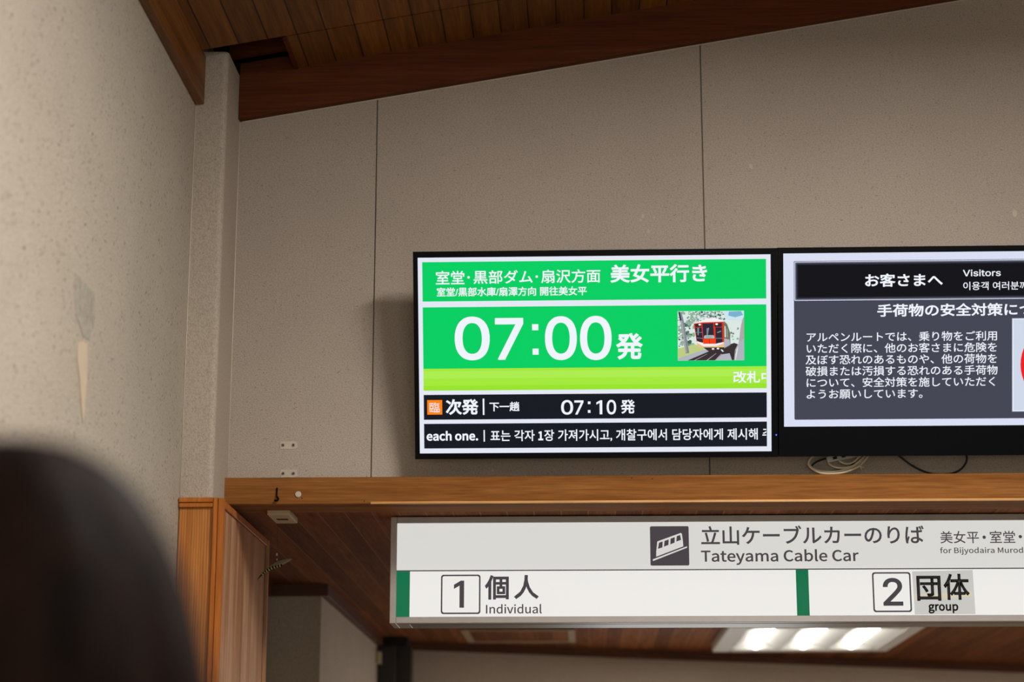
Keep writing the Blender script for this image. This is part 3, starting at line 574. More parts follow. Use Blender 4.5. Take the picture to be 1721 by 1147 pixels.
# column in the corner
mb = MB()
b2 = bmesh.new()
bmesh.ops.create_cube(b2, size=1.0)
bmesh.ops.transform(b2, matrix=Matrix.Translation((-1.117, -0.1, 1.895)) @ Matrix.Diagonal((0.098, 0.26, 3.79, 1)), verts=b2.verts)
ed = [e for e in b2.edges if all(v.co.x > -1.08 and v.co.y < -0.2 for v in e.verts)]
bmesh.ops.bevel(b2, geom=ed, offset=0.016, segments=5, affect='EDGES', profile=0.5)
mb.take(b2, M_PL_COL)
mb.box(-1.165, -1.066, 0.03, 0.56, 2.0, ZC + 0.03, M_PL_COL)
cl_ = struct(mb.build('column'), 'narrow plaster column in the corner of the hall')
M_CAULK = plain('pale_caulk', (214, 202, 184), 0.7, var=0.05)
for x, y, z1, r in ((XL + 0.0015, -0.2312, 3.62, 0.0016), (-1.0675, -0.0012, 3.66, 0.0018)):
    mb = MB()
    mb.tube([(x, y, 2.435 if y < -0.1 else 2.524), (x, y, z1)], r, M_CAULK, 6)
    mb.build('caulk_line', cl_)

# beam over the opening with a lower lip coloured pale as if catching light
mb = MB()
mb.box(-1.072, XR, -0.045, 0.12, 2.4435, 2.523, M_BEAM, 0.002, 1)
bm_ = struct(mb.build('trim_3'), 'orange brown wooden beam across the opening')
mb = MB()
mb.box(-0.635, XR, -0.052, -0.0452, 2.4415, 2.4485, M_LIP, 0.001, 1)
struct(mb.build('beam_lip', bm_), 'lower lip of the beam with a painted highlight')

# low space behind the opening
mb = MB()
mb.box(-1.7, XR, 0.1, 7.4, ZC, ZC + 0.06, M_CEIL_LOW)
struct(mb.build('ceiling_recess'), 'low brown board ceiling behind the opening')
mb = MB()
mb.box(-1.55, -1.255, 0.70, 2.6, 0.0, ZC, M_PL_REC)
struct(mb.build('wall_recess_left'))
mb = MB()
mb.box(-1.5, -1.04, 1.972, 5.2, 0.0, 2.43, M_PL_REC, 0.004, 2)
struct(mb.build('wall_recess_block'), 'plaster wall block standing out behind the opening')
mb = MB()
mb.box(-1.42, -1.012, 1.945, 1.974, 2.404, ZC, M_TRIM_DK, 0.001, 1)
mb.box(-1.255, -1.227, 0.72, 1.946, 2.404, ZC, M_TRIM_DK, 0.001, 1)
mb.box(-1.041, -1.012, 1.974, 4.45, 2.404, ZC, M_TRIM_DK, 0.001, 1)
struct(mb.build('trim_4'), 'dark trim under the low ceiling round the plaster block')

# far wall of the low space, running away to the right
A_, B_ = Vector((-1.2, 4.20, 0)), Vector((4.8, 6.98, 0))
dv = (B_ - A_).normalized()
Mw = Matrix(((dv.x, -dv.y, 0, A_.x), (dv.y, dv.x, 0, A_.y), (0, 0, 1, 0), (0, 0, 0, 1)))
mb = MB()
mb.box(0, (B_ - A_).length, 0.02, 0.2, 0.0, ZC, M_PL_REC)
o = struct(mb.build('wall_recess_back'), 'plaster wall at the far end under the low ceiling')
o.matrix_world = Mw
mb = MB()
mb.box(0.2, (B_ - A_).length, -0.012, 0.02, 2.404, ZC, M_TRIM_DK, 0.001, 1)
o = struct(mb.build('trim_5'), 'dark trim along the top of the far wall')
o.matrix_world = Mw

# dark post in the far corner
post = thing('corner_post', 'dark grey painted post with black cap in the far corner under the low ceiling', 'post', (-0.95, 4.25, 0))
post['kind'] = 'structure'
mb = MB()
mb.box(-0.085, 0.0, -0.14, 0.0, 0.0, 2.405, M_POST, 0.003, 1)
mb.box(0.0, 0.075, -0.10, 0.0, 0.0, 2.405, M_POST, 0.003, 1)
mb.build('post_body', post)
mb = MB()
mb.box(-0.082, 0.06, -0.15, 0.0, 2.405, ZC, M_POST_CAP, 0.002, 1)
mb.build('post_cap', post)

# wood panelling round the foot of the column: a narrow framed front and a long side board
pan = thing('wood_panelling', 'oak panelling around the lower part of the column', None, (-1.07, -0.23, 0))
pan['kind'] = 'structure'
PX, PY = -1.07, -0.23


def pbox(name, x0, x1, y0, y1, z0, z1, mat, bev=0.0015):
    m_ = MB()
    m_.box(x0 - PX, x1 - PX, y0 - PY, y1 - PY, z0, z1, mat, bev, 1)
    return m_.build(name, pan)


pbox('front_board', -1.160, -1.062, -0.2395, -0.2305, 0.0, 2.405, M_OAK)
pbox('top_rail', -1.160, -1.0625, -0.2490, -0.2400, 2.4035, 2.4165, M_STILE)
pbox('top_rail', -1.160, -1.0625, -0.2530, -0.2305, 2.4172, 2.4310, M_STILE)
pbox('corner_stile', -1.0618, -1.0470, -0.2510, -0.2305, 0.0, 2.4310, M_STILE)
pbox('corner_stile', -1.0464, -1.0300, -0.2540, -0.2305, 0.0, 2.4290, M_STILE)
pbox('side_board', -1.0620, -1.0420, -0.2300, 0.575, 0.0, 2.4080, M_OAK_SIDE)
pbox('side_rail', -1.0620, -1.0360, -0.2300, 0.600, 2.4085, 2.4290, M_STILE)
pbox('end_gap', -1.0600, -1.0450, 0.5760, 0.6000, 0.0, 2.4080, M_DARK)
pbox('end_post', -1.0620, -1.0340, 0.6005, 0.6160, 0.0, 2.4290, M_OAK_SIDE)

# filler patches with old screws, and knocks in the plaster
for (x, z, w) in ((-0.8885, 2.628, 0.052), (-0.8860, 2.5425, 0.050)):
    mb = MB()
    pts = []
    for k in range(14):
        a = 2 * math.pi * k / 14
        q = 1 + 0.12 * math.sin(3.1 * k)
        pts.append((x + max(-1, min(1, 1.35 * math.cos(a))) * w / 2 * q, z + max(-1, min(1, 1.35 * math.sin(a))) * 0.0115 * q))
    mb.prism(pts, -0.0012, 0.001, M_PALE_PUTTY)
    fp = mb.build('filler_patch', wb)
    for sx in (-0.0165, 0.0145):
        mb = MB()
        mb.tube([(x + sx, -0.0012, z), (x + sx, -0.0035, z)], 0.0048, M_STEEL, 12)
        mb.tube([(x + sx, -0.0034, z), (x + sx, -0.0040, z)], 0.0022, M_DARK, 10)
        mb.build('screw', fp)
random.seed(4)
mb = MB()
for (x, z, r) in ((0.508, 3.485, 0.0065), (1.297, 3.326, 0.008), (0.176, 3.33, 0.005), (0.168, 3.318, 0.003), (0.192, 3.282, 0.0045), (0.205, 3.30, 0.002), (0.21, 3.325, 0.0025), (-0.28, 2.55, 0.004)):
    n = 9
    mb.prism([(x + r * 0.8 * (1 + 0.3 * random.random()) * math.cos(2 * math.pi * k / n), z + r * 1.2 * (1 + 0.3 * random.random()) * math.sin(2 * math.pi * k / n)) for k in range(n)], -0.0008, 0.001, M_PALE_PUTTY)
mb.build('plaster_chips', wb)

# brushed grey stain and the peeled streak on the left wall
M_STAIN = plain('grey_brushed_stain', (168, 160, 146), 0.8, var=0.2, scale=90)
M_PEEL = plain('peeled_paint', (206, 186, 160), 0.8, var=0.04)


def on_left(pts, mat, name, th=0.0008):
    m_ = MB()
    b2_ = bmesh.new()
    a = [b2_.verts.new((XL + th, y, z)) for y, z in pts]
    c = [b2_.verts.new((XL - 0.001, y, z)) for y, z in pts]
    b2_.faces.new(a)
    for i in range(len(a)):
        b2_.faces.new((a[i], a[(i + 1) % len(a)], c[(i + 1) % len(a)], c[i]))
    bmesh.ops.recalc_face_normals(b2_, faces=b2_.faces)
    m_.take(b2_, mat)
    return m_.build(name, wl)


def left_pt(px, py):
    d = ray(px, py)
    p = CAM_POS + d * ((XL - CAM_POS.x) / d.x)
    return p.y, p.z


ST = 0.0002
for quad in ([(126, 460), (134, 465), (135, 530), (129, 545), (125, 505)], [(133.5, 465), (144.5, 478), (146, 548), (137, 560), (134, 500)],
             [(144, 478), (152.5, 488), (153.5, 545), (148, 564), (145, 520)], [(152, 487), (159, 492), (159.5, 540), (155, 553), (153, 510)], [(130, 535), (146, 545), (154, 556), (150, 573), (139, 566)]):
    ST += 0.0002
    on_left([left_pt(*p) for p in quad], M_STAIN, 'brushed_stain', ST)
on_left([left_pt(*p) for p in ((129, 577), (138, 574), (146, 580), (145, 610), (144, 645), (141, 690), (138, 712), (136, 690), (133, 645), (129, 605))], M_PEEL, 'peeled_streak', 0.0026)

# ================================================================ the two screens
G = dict(white=glow('screen_white', (228, 232, 244)), green=glow('screen_green', (4, 207, 98)), lime=glow('screen_lime', (164, 233, 60)),
         lime2=glow('screen_lime_deep', (152, 228, 45)), lime3=glow('screen_lime_pale', (172, 237, 80)), black=glow('screen_black', (22, 25, 34)), ink=glow('screen_text', (240, 244, 252)),
         orange=glow('screen_orange', (252, 130, 18)), lav=glow('screen_lavender', (218, 223, 244)), slate=glow('screen_slate', (68, 70, 84)),
         coal=glow('screen_coal', (16, 17, 22)), grey1=glow('screen_grey', (150, 156, 172)), grey2=glow('screen_dim_grey', (84, 88, 100)), grey3=glow('screen_deep_grey', (40, 42, 52)),
         card=glow('screen_card', (206, 216, 232)), red=glow('screen_red', (236, 32, 38)),
         p_sky=glow('pic_sky', (206, 228, 238)), p_blue=glow('pic_blue', (120, 178, 208)), p_leaf=glow('pic_leaf', (142, 178, 150)), p_dark=glow('pic_dark_leaf', (64, 96, 82)),
         p_pale=glow('pic_pale', (218, 232, 226)), p_grass=glow('pic_grass', (190, 204, 130)), p_red=glow('pic_red', (214, 52, 28)), p_redd=glow('pic_deep_red', (244, 62, 16)), p_glass=glow('pic_glass', (44, 40, 54)),
         p_cream=glow('pic_cream', (232, 190, 136)), p_white=glow('pic_white', (246, 240, 244)), p_track=glow('pic_track', (58, 48, 52)), p_rail=glow('pic_rail', (176, 166, 166)),
         p_conc=glow('pic_concrete', (176, 180, 190)), p_pole=glow('pic_pole', (128, 138, 150)), p_side=glow('pic_side', (110, 116, 100)), p_lamp=glow('pic_lamp', (255, 240, 214)))
M_LED = glow('blue_led', (60, 90, 255), 3.0)
TILT = math.radians(15.9)
TW, TH = 1.055, 0.606


def tv_matrix(x, z, tilt=TILT):
    return Matrix.Translation((x, -0.09, z)) @ Matrix.Rotation(tilt, 4, 'X')


def tv_body(root, xs0, xs1, zs0, zs1):
    """casing with a frame round the opening xs0..xs1, zs0..zs1, a back cover, and the wall bracket"""
    m_ = MB()
    h = TW / 2
    for (a, b_, c, d) in ((-h, xs0, 0, TH), (xs1, h, 0, TH), (xs0, xs1, 0, zs0), (xs0, xs1, zs1, TH)):
        m_.box(a, b_, -0.004, 0.03, c, d, M_BLACK)
    m_.build('bezel', root)
    m_ = MB()
    m_.box(-h + 0.004, h - 0.004, 0.0302, 0.045, 0.004, TH - 0.004, M_BLACK_MATT, 0.004)
    m_.box(-h * 0.72, h * 0.72, 0.0445, 0.072, 0.05, TH - 0.12, M_BLACK_MATT, 0.012)
    m_.build('back_cover', root)


def tv_bracket(root, x, z):
    """a plate on the wall, an arm and a hinge plate behind the set"""
    M_ = tv_matrix(x, z)
    Mi = M_.inverted()
    m_ = MB()
    zc_ = z + 0.30
    m_.box(x - 0.14, x + 0.14, -0.012, -0.001, zc_ - 0.11, zc_ + 0.11, M_BLACK_MATT, 0.002)
    for sx in (-0.1, 0.1):
        m_.box(x + sx - 0.012, x + sx + 0.012, -0.115, -0.01, zc_ - 0.012, zc_ + 0.012, M_BLACK_MATT, 0.002)
    me = m_.build('wall_bracket', root)
    me.matrix_parent_inverse = Mi
    return me


X1, Z1 = 0.026, 2.567
M1 = tv_matrix(X1, Z1)
tv1 = thing('television', 'wall-mounted screen with green timetable showing 07:00 and a small cable car picture', 'television', M=M1)
f = Face(M1)
wx0, wz1 = f.at(702.0, 433.6)
wx1, wz0 = f.at(1296.6, 758.8)
tv_body(tv1, wx0, wx1, wz0, wz1)
tv_bracket(tv1, X1, Z1)
f.mb.box(wx0 - 0.002, wx1 + 0.002, 0.004, 0.0295, wz0 - 0.002, wz1 + 0.002, M_BLACK_MATT)
f.lrect(wx0, wz0, wx1, wz1, G['white'], 0)
gx0, gz1 = f.at(709.5, 441.0)
gx1, gz0 = f.at(1287.8, 502.0)
f.lrect(gx0, gz0, gx1, gz1, G['green'], 1)
_, g2t = f.at(710, 517.0)
_, g2b = f.at(1288.2, 615.8)
_, lmb = f.at(1288.6, 652.8)
f.lrect(gx0, g2b, gx1, g2t, G['green'], 1)
f.lrect(gx0, lmb, gx1, g2b, G['lime'], 1)
f.lrect(gx0, lmb + (g2b - lmb) * 0.55, gx1, g2b - (g2b - lmb) * 0.12, G['lime3'], 2)
f.lrect(gx0, lmb, gx1, lmb + (g2b - lmb) * 0.22, G['lime2'], 2)
_, k1t = f.at(713.6, 664.2)
_, k1b = f.at(1289, 702.0)
_, k2t = f.at(714.3, 712.9)
_, k2b = f.at(1289.3, 750.6)
f.lrect(gx0, k1b, gx1, k1t, G['black'], 1)
f.lrect(gx0, k2b, gx1, k2t, G['black'], 1)
INK = G['ink']


def drift(y, px, ref, k=-0.0122):
    return y + k * (px - ref)


for s, xa, xb in (('室堂', 732.3, 780.6), ('黒部ダム', 795.6, 895.2), ('扇沢方面', 909.4, 1009.0)):
    f.line(s, xa, drift(455.6, xa, 732), drift(478.4, xa, 732), xb, INK, 3, 0.012)
for px, py in ((787.6, 466.4), (902.0, 465.2)):
    f.disc(*f.at(px, py), 0.0037, INK, 3, 14)
f.line('室堂/黒部水庫/扇澤方向 開往美女平', 734, 483.6, 499.0, 986.2, INK, 3, 0.018)
f.line('美女平行き', 1025.7, 445.0, 475.8, 1188.4, INK, 3, 0.026)
for s, xa, xb, ya, yb in (('0', 763.8, 823.1, 532.7, 606.2), ('7', 831.7, 880.0, 535.0, 605.4), ('0', 915.6, 969.5, 532.0, 605.8), ('0', 974.5, 1027.9, 531.4, 605.8)):
    f.line(s, xa, ya, yb, xb, INK, 3, 0.012)
for xa, ya, xb, yb in ((894.2, 545.2, 904.8, 555.4), (895.1, 586.3, 905.3, 596.5)):
    f.rect(xa, ya, xb, yb, INK, 3)
f.line('発', 1035.3, 560.2, 604.9, 1080.2, INK, 3, 0.028)
f.line('改札中', 1232.0, 624.2, 644.2, 1299.5, INK, 3, 0.02, clip=1287.8)
f.rect(717.9, 672.9, 743.4, 697.2, G['orange'], 2)
f.line('臨', 721.9, 676.8, 694.0, 738.9, INK, 3)
f.line('次発', 749.0, 671.4, 697.8, 804.0, INK, 3, 0.03)
f.rect(811.2, 670.3, 814.2, 697.8, INK, 3)
f.line('下一趟', 822.6, 676.0, 691.9, 873.2, INK, 3, 0.022)
for s, xa, xb, ya, yb in (('0', 942.9, 963.2, 672.8, 697.4), ('7', 965.2, 980.8, 673.4, 697.2), ('1', 1002.2, 1012.2, 673.2, 696.8), ('0', 1019.5, 1035.5, 672.4, 697.0)):
    f.line(s, xa, ya, yb, xb, INK, 3, 0.0 if s == '1' else 0.012)
for ya, yb in ((675.2, 679.6), (689.6, 694.2)):
    f.rect(988.0, ya, 992.4, yb, INK, 3)
f.line('発', 1043.0, 672.0, 695.8, 1067.2, INK, 3, 0.022)
f.line('each one.', 716.6, 725.0, 741.6, 803.6, INK, 3, 0.012)
f.rect(812.7, 723.2, 815.0, 742.8, INK, 3)
f.line('표는 각자', 824.2, 723.4, 742.2, 898.6, INK, 3, 0.014)
f.line('one_with_foot', 904.6, 725.2, 740.6, 913.0, INK, 3, 0.014)
f.line('장 가져가시고, 개찰구에서 담당자에게 제시해 주', 914.6, 722.4, 742.6, 1297.5, INK, 3, 0.014, clip=1287.8)

# the little photograph of the cable car shown on the screen
px0, pz1 = f.at(1138.8, 523.4)
px1, pz0 = f.at(1250.8, 605.7)
PW, PH = px1 - px0, pz1 - pz0


def pic(pts, mat, layer):
    """outline in the zoomed picture's units (x 195..1355, y 135..1005)"""
    f.poly([(px0 + (x - 195) / 1160.0 * PW, pz1 - (y - 135) / 870.0 * PH) for x, y in pts], mat, layer)


pic([(195, 135), (1355, 135), (1355, 1005), (195, 1005)], G['p_pale'], 2)
random.seed(5)
for k in range(46):
    x, y = random.uniform(230, 960), random.uniform(150, 420)
    if k % 3 == 0:
        x, y = random.uniform(230, 480), random.uniform(300, 760)
    r = random.uniform(28, 70)
    pic([(max(197, min(1350, x + r * random.uniform(0.6, 1.2) * math.cos(a))), max(137, y + r * random.uniform(0.5, 1.0) * math.sin(a))) for a in (0, 0.8, 1.6, 2.4, 3.2, 4.0, 4.9, 5.6)], G[('p_leaf', 'p_leaf', 'p_sky', 'p_dark', 'p_leaf', 'p_pale')[k % 6]], 2.2 + 0.01 * k)
pic([(960, 135), (1355, 135), (1355, 320), (1060, 300)], G['p_sky'], 3)
pic([(1090, 150), (1300, 140), (1340, 210), (1200, 250), (1080, 220)], G['p_blue'], 4)
random.seed(11)
for k in range(330):
    x = random.uniform(200, 1000)
    y = random.uniform(140, 330) if x > 430 else random.uniform(140, 760)
    r = random.uniform(10, 30)
    mt = random.choice([G['p_leaf'], G['p_leaf'], G['p_dark'], G['p_sky'], G['p_pale'], G['p_pole']])
    pic([(max(197, min(1350, x + r * random.uniform(0.5, 1.3) * math.cos(a))), max(137, y + r * random.uniform(0.4, 1.0) * math.sin(a))) for a in (0, 0.9, 1.9, 2.9, 3.9, 5.0)], mt, 4 + 0.005 * k)
for k in range(26):
    x, y, r = random.uniform(1060, 1250), random.uniform(430, 640), random.uniform(10, 26)
    pic([(x + r * random.uniform(0.5, 1.3) * math.cos(a), y + r * random.uniform(0.4, 1.0) * math.sin(a)) for a in (0, 0.9, 1.9, 2.9, 3.9, 5.0)], random.choice([G['p_leaf'], G['p_pale'], G['p_side'], G['p_sky']]), 4 + 0.01 * k)
pic([(197, 790), (480, 720), (720, 770), (500, 900), (197, 960)], G['p_grass'], 6)
pic([(197, 965), (700, 800), (760, 840), (360, 1003), (197, 1003)], G['p_conc'], 6.3)
pic([(360, 1003), (760, 835), (1180, 700), (1240, 720), (1180, 1003)], G['p_track'], 6.6)
pic([(860, 1003), (960, 900), (1100, 880), (1140, 1003)], G['p_conc'], 7)
for a, b_ in (((470, 1003), (700, 890)), ((690, 1003), (860, 880)), ((840, 1003), (950, 890))):
    pic([a, (a[0] + 26, a[1]), (b_[0] + 10, b_[1]), b_], G['p_rail'], 7.3)
pic([(1175, 1003), (1195, 820), (1245, 720), (1262, 730), (1205, 850), (1195, 1003)], G['p_rail'], 7.3)
pic([(1205, 1003), (1240, 830), (1300, 380), (1355, 230), (1355, 1003)], G['p_conc'], 7.6)
pic([(1270, 680), (1322, 300), (1355, 230), (1355, 620)], G['p_rail'], 7.7)
pic([(205, 150), (262, 150), (300, 300), (395, 870), (330, 880), (245, 320)], G['p_pole'], 7.8)
pic([(205, 150), (232, 150), (262, 300), (235, 300)], G['p_glass'], 7.9)
pic([(250, 300), (272, 300), (350, 860), (332, 870)], G['p_rail'], 7.95)
pic([(1000, 310), (1060, 370), (1110, 520), (1115, 740), (1005, 800)], G['p_side'], 8)
pic([(1005, 620), (1100, 640), (1110, 730), (1005, 785)], G['p_conc'], 8.1)
pic([(1012, 400), (1030, 410), (1036, 600), (1014, 600)], G['p_pale'], 8.1)
pic([(1050, 440), (1064, 460), (1070, 600), (1054, 600)], G['p_leaf'], 8.1)
pic([(480, 350), (720, 265), (860, 262), (1005, 305), (1000, 355)], G['p_white'], 8.2)
pic([(475, 355), (620, 335), (1000, 325), (1005, 690), (985, 700), (525, 680)], G['p_red'], 8.3)
for q in ([(498, 362), (606, 356), (612, 412), (502, 416)], [(500, 424), (612, 424), (635, 695), (530, 660)], [(626, 356), (815, 350), (830, 620), (640, 620)], [(835, 350), (965, 346), (968, 416), (840, 416)], [(852, 424), (968, 424), (975, 680), (860, 712)]):
    pic(q, G['p_glass'], 8.6)
for q in ([(512, 505), (622, 508), (622, 516), (513, 513)], [(525, 600), (632, 612), (632, 622), (526, 610)], [(856, 612), (974, 612), (974, 622), (857, 622)], [(536, 430), (570, 430), (560, 560), (540, 560)], [(880, 510), (950, 480), (955, 500), (890, 525)], [(700, 440), (745, 430), (720, 560), (700, 560)]):
    pic(q, G['p_pole'], 8.8)
pic([(655, 572), (680, 560), (815, 560), (835, 575), (835, 618), (650, 618)], G['p_conc'], 8.9)
pic([(690, 578), (790, 578), (790, 606), (690, 606)], G['p_leaf'], 9.0)
pic([(638, 630), (858, 624), (862, 720), (640, 728)], G['p_redd'], 8.9)
pic([(742, 630), (750, 630), (752, 722), (744, 724)], G['p_glass'], 9.0)
for x, y in ((580, 374), (876, 368)):
    pic([(x + 24 * math.cos(a * 0.7), y + 17 * math.sin(a * 0.7)) for a in range(9)], G['p_lamp'], 9.0)
pic([(520, 690), (640, 738), (860, 736), (1000, 690), (1003, 775), (560, 772)], G['p_cream'], 8.95)
pic([(530, 662), (645, 712), (865, 712), (998, 684), (998, 706), (868, 752), (640, 752), (530, 690)], G['p_white'], 9.1)
pic([(640, 775), (1005, 775), (1000, 850), (880, 880), (740, 850)], G['p_track'], 8.7)
for x, y in ((810, 802), (896, 796)):
    pic([(x + 24 * math.cos(a * 0.7), y + 16 * math.sin(a * 0.7)) for a in range(9)], G['p_lamp'], 9.2)
pic([(940, 815), (965, 810), (1000, 850), (975, 855)], G['p_pale'], 9.2)
f.mb.build('screen', tv1)
lx, lz = f.at(1304.4, 731.2)
mb = MB()
mb.ball((lx, -0.0045, lz), (0.0022, 0.001, 0.0022), M_LED, 10, 6)
mb.build('power_light', tv1)

# second screen
X2, Z2 = 0.5565 + TW / 2, 2.568
M2 = tv_matrix(X2, Z2)
tv2 = thing('television', 'wall-mounted screen with dark luggage safety notice and thick lower black bezel', 'television', M=M2)
f = Face(M2)
wx0, wz1 = f.at(1316.2, 426.4)
_, wz0 = f.at(1319.3, 717.6)
wx1 = TW / 2 - (wx0 + TW / 2)
tv_body(tv2, wx0, wx1, wz0, wz1)
tv_bracket(tv2, X2, Z2)
f.mb.box(wx0 - 0.002, wx1 + 0.002, 0.004, 0.0295, wz0 - 0.002, wz1 + 0.002, M_BLACK_MATT)
f.lrect(wx0, wz0, wx1, wz1, G['lav'], 0)
sx0, sz1 = f.at(1334.0, 439.2)
_, hz0 = f.at(1334.6, 506.8)
_, sz0 = f.at(1335.2, 706.0)
sx1 = -sx0
f.lrect(sx0, sz0, sx1, sz1, G['slate'], 1, 0.004)
for k, (ins, mt) in enumerate(((0.0, 'grey3'), (0.0012, 'lav'), (0.0026, 'grey1'), (0.0046, 'grey2'), (0.0075, 'grey3'), (0.0115, 'coal'))):
    f.lrect(sx0 + ins, hz0 + ins, sx1 - ins, sz1 - ins, G[mt], 2 + 0.4 * k, 0.003)
K2 = -0.0125
f.line('お客さまへ', 1453.6, 460.4, 482.6, 1584.4, INK, 6, 0.024)
f.line('Visitors', 1618.0, 453.6, 464.9, 1681.8, INK, 6, 0.010)
f.line('이용객 여러분께', 1618.7, 474.0, 488.0, 1726.5, INK, 6, 0.008)
f.line('手荷物の安全対策について', 1474.2, 511.2, 532.8, 1789.0, INK, 6, 0.022)
EM = (f.at(1677.6, 563)[0] - f.at(1353.6, 567)[0]) / 17.0
EH = (f.at(1354, 567.1)[1] - f.at(1354, 663.0)[1]) / 5.0 * 0.90
for s, py in (('アルペンルートでは、乗り物をご利用', 567.1), ('いただく際に、他のお客さまに危険を', 586.2), ('及ぼす恐れのあるものや、他の荷物を', 605.2), ('破損または汚損する恐れのある手荷物', 624.4),
              ('について、安全対策を施していただく', 643.6), ('ようお願いしています。', 662.8)):
    x, z = f.at(1353.4, py)
    f.place(letters(s, 0.008), x, z - 0.38 * EH, EM, EH, INK, 6)
cx0, cz1 = f.at(1700.4, 535.0)
_, cz0 = f.at(1702.0, 692.4)
cx1 = cx0 + 0.29
f.lrect(cx0, cz0, cx1, cz1, G['grey1'], 6, 0.001)
f.lrect(cx0 + 0.0016, cz0 + 0.0016, cx1 - 0.0016, cz1 - 0.0016, G['ink'], 6.5)
f.lrect(cx0 + 0.004, cz0 + 0.004, cx1 - 0.004, cz1 - 0.004, G['card'], 7)
rx, rz = f.at(1786.5, 612.5)
f.disc(rx, rz, 0.122, G['red'], 8, 48, 0.092)
f.poly([(rx - 0.075, rz + 0.062), (rx - 0.062, rz + 0.075), (rx + 0.075, rz - 0.062), (rx + 0.062, rz - 0.075)], G['red'], 8)
f.mb.build('screen', tv2)

# ================================================================ the hanging light box sign
SY = 0.23
SX0, SX1, SZ0, SZ1 = -0.602, 2.1, 2.1215, 2.4465
FR = 0.0195
M_SIGN = glow('sign_acrylic', (232, 230, 226), 1.0, 0.06)
M_SIGN_UP = glow('sign_acrylic_upper', (214, 213, 208), 1.0, 0.06)
M_SIGN_INK = glow('sign_grey_print', (74, 68, 72))
M_SIGN_GRN = glow('sign_green_print', (0, 118, 76), 0.85, 0.02)
M_SIGN_BOT = plain('sign_underside_steel', (128, 122, 112), 0.42, 0.7, var=0.06)
sign = thing('hanging_sign', 'long white lit sign box for the cable car under the beam, lanes 1 and 2', 'sign', (SX0, SY, SZ0))
L_ = Vector((SX0, SY, SZ0))
mb = MB()
w_, h_ = SX1 - SX0, SZ1 - SZ0
mb.box(0, FR, 0, 0.15, 0, h_, M_ALU, 0.0015, 1)
mb.box(w_ - FR, w_, 0, 0.15, 0, h_, M_ALU, 0.0015, 1)
mb.box(FR, w_ - FR, 0, 0.15, h_ - FR, h_, M_ALU, 0.0015, 1)
mb.box(FR, w_ - FR, 0, 0.03, 0, FR, M_ALU, 0.0015, 1)
mb.box(FR, w_ - FR, 0.13, 0.15, FR, h_ - FR, M_ALU)
mb.build('frame', sign)
mb = MB()
mb.box(0.06, w_ - FR, 0.031, 0.149, -0.001, 0.014, M_SIGN_BOT, 0.001, 1)
mb.box(FR, 0.059, 0.031, 0.149, 0.0, 0.014, M_ALU, 0.001, 1)
mb.build('underside_cover', sign)
for x in (0.35, 1.25, 2.3):
    mb = MB()
    mb.box(x - 0.03, x + 0.03, 0.05, 0.11, h_ + 0.0002, ZC - SZ0, M_ALU)
    mb.build('ceiling_bracket', sign)

Ms = Matrix.Translation((SX0, SY + 0.004, SZ0))
f = Face(Ms)
_, sepz = f.at(667, 960.2)
sep_t = 0.0034
f.mb.box(FR + 0.0002, w_ - FR - 0.0002, 0.001, 0.008, FR + 0.0002, h_ - FR - 0.0002, M_ALU)
f.lrect(FR, sepz, w_ - FR, h_ - FR, M_SIGN_UP, 0)
f.lrect(FR, FR, w_ - FR, sepz, M_SIGN, 0)
f.lrect(FR, sepz - sep_t / 2, w_ - FR, sepz + sep_t / 2, M_SIGN_INK, 2)
for xa, xb in ((665.6, 688.6), (1338.6, 1359.8)):
    f.lrect(max(FR, f.at(xa, 1000)[0]), FR, f.at(xb, 1000)[0], sepz - sep_t / 2, M_SIGN_GRN, 1)


def framed(xl, yt, xr, yb, mat, back, t, r, layer):
    xa, za = f.at(xl, yt)
    xb, zb = f.at(xr, yb)
    f.lrect(xa, zb, xb, za, mat, layer, r)
    f.lrect(xa + t, zb + t, xb - t, za - t, back, layer + 1, r * 0.7)


INKS = M_SIGN_INK
framed(741.3, 966.6, 807.4, 1032.7, INKS, M_SIGN, 0.0046, 0.008, 2)
framed(1465.2, 962.4, 1533.0, 1029.4, INKS, M_SIGN, 0.0046, 0.008, 2)
f.line('1', 763.0, 976.6, 1022.2, 780.0, INKS, 4)
f.line('2', 1482.6, 972.0, 1018.9, 1517.2, INKS, 4, 0.012)
f.line('個', 814.8, 967.4, 1008.6, 855.2, INKS, 3, 0.024)
f.line('人', 863.9, 967.2, 1007.6, 905.4, INKS, 3, 0.024)
f.line('Individual', 816.8, 1016.2, 1032.2, 910.6, INKS, 3, 0.004)
# pictogram of a car on a slope
xa, za = f.at(1092.2, 885.2)
xb, zb = f.at(1158.6, 951.1)
f.lrect(xa, zb, xb, za, INKS, 2, 0.0045)


def pg(pts, mat, layer):
    f.poly([(xa + (x - 440) / 318.0 * (xb - xa), za - (y - 168) / 315.0 * (za - zb)) for x, y in pts], mat, layer)


